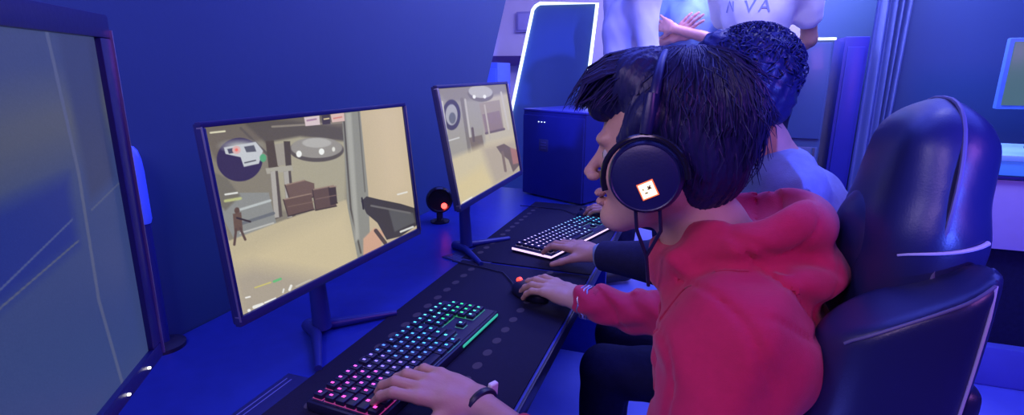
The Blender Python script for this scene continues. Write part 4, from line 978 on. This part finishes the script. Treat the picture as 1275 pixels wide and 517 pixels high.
# dark slab beside it
A0 = onY(1052, 46, yc + .1); B0 = onY(1083, 46, yc + .1)
mb = MB(); mb.box(((A0.x + B0.x) / 2, yc + .28, A0.z / 2 + .09), (B0.x - A0.x, .4, A0.z - .18), mat('dark_blue_laminate', (.02, .025, .28), .4, noise=.1), .006)
mb.box(((A0.x + B0.x) / 2, yc + .075, A0.z / 2 + .09), (B0.x - A0.x - .03, .012, A0.z - .28), mat('dark_blue_door', (.022, .03, .30), .35, noise=.1), .004)
o = mb.build('narrow_locker', loc=((A0.x + B0.x) / 2, yc + .28, 0)); tag(o, 'narrow dark blue locker right of the glossy cabinet', 'locker')

# blue screen wall on the right with a lilac curtain at its left edge
yb = 3.6
xs = onY(1118, 60, yb).x
mb = MB(); mb.box((xs + .9, yb, 1.35), (1.8, .06, 2.7), M_wall, .01); struct(mb.build('wall_right_screen'))
n = 90; mb = MB(); vs = []; fs = []
x0 = onY(1082, 60, yb - .1).x
for k in range(n + 1):
    s_ = k / n; xx = x0 + s_ * .17; yy = yb - .12 + .022 * math.sin(s_ * 26); 
    for z in (.2, 2.65): vs.append((xx + (.03 * math.sin(s_ * 5) if z < 1 else 0), yy, z))
for k in range(n): fs.append((2 * k, 2 * k + 2, 2 * k + 3, 2 * k + 1))
vs2 = [(a, b + .004, c) for a, b, c in vs]; o_ = len(vs); fs2 = [tuple(q + o_ for q in f[::-1]) for f in fs]
mb.add(vs + vs2, fs + fs2, mat('lilac_curtain', (.12, .17, .42), .7, noise=.1, nscale=6)); o = mb.build('curtain', loc=(x0 + .08, yb - .12, 0)); tag(o, 'lilac-blue hanging curtain beside the blue wall, left of the gaming chair top', 'curtain')

a_ = onY(1012, 30, 3.95); mb = MB(); mb.box((a_.x + .45, 3.98, 1.42), (.9, .06, 2.48), M_wall, .01); struct(mb.build('wall_rear_right'))
# counter along the right wall
yk = 2.75
zc = onY(1250, 193, yk).z; x0 = onY(1185, 193, yk).x
t = thing('counter', 'long pale lilac counter with a cyan-lit top at the right edge', 'counter', (x0 + .7, yk + .2, 0))
zf = onY(1250, 218, yk).z; zb = onY(1250, 312, yk).z
mb = MB(); mb.box((x0 + .7, yk + .22, zc - .012), (1.4, .46, .024), mat('pale_cyan_top', (.35, .75, .95), .3, noise=.05), .005); mb.build('top', t)
mb = MB(); mb.box((x0 + .7, yk + .01, (zc + zf) / 2 - .012), (1.4, .02, zc - zf - .02), mat('cyan_fascia', (.12, .38, .95), .4, emit=(.06, .32, .9), es=.2, noise=.05), .003); mb.build('lit_fascia', t)
mb = MB(); mb.box((x0 + .7, yk + .005, zf - .010), (1.4, .024, .010), mat('dark_violet_trim', (.03, .02, .2), .5)); mb.build('trim_line', t)
mb = MB(); mb.box((x0 + .7, yk + .03, (zf + zb) / 2 - .01), (1.4, .04, zf - zb - .02), mat('lilac_front', (.5, .45, .8), .5, noise=.06), .005); mb.build('front_panel', t)
mb = MB(); mb.box((x0 + .7, yk + .22, zb / 2), (1.38, .34, zb), M_navy, .005); mb.build('plinth', t)
# screen on the counter
a_ = onY(1262, 52, yk + .15); b_ = onY(1244, 131, yk + .15)
t = thing('monitor', 'small monitor with a dull green screen on the pale counter at right', 'monitor', (a_.x + .27, yk + .15, zc))
sh = b_.x - a_.x
def shear_quad(x_a, z_a, x_b, z_b, w_): return [(x_b, z_b), (x_b + w_, z_b), (x_a + w_, z_a), (x_a, z_a)]
XQ = Matrix(((1, 0, 0, 0), (0, 0, -1, yk + .15), (0, 1, 0, 0), (0, 0, 0, 1)))
zm0, zm1 = b_.z, a_.z; xm = b_.x
mb = MB(); mb.box((xm + .26, yk + .165, (zm0 + zm1) / 2), (.54, .03, zm1 - zm0 + .03), mat('cyan_bezel', (.12, .3, .8), .4, noise=.1), .006); mb.build('housing', t)  # housing in one cyan-blue tone
mb = MB(); mb.box((xm + .26, yk + .148, (zm0 + zm1) / 2), (.51, .006, zm1 - zm0), mat('dull_green_screen', (.02, .02, .02), .3, emit=srgb((72, 104, 118)), es=1, noise=.1), .002); mb.build('screen', t)
mb = MB(); mb.tube([(xm + .26, yk + .19, zc + .02), (xm + .26, yk + .19, zm0 + .05)], .015, M_plast, 12); mb.box((xm + .26, yk + .19, zc + .007), (.2, .14, .014), M_plast, .004); mb.build('stand', t)
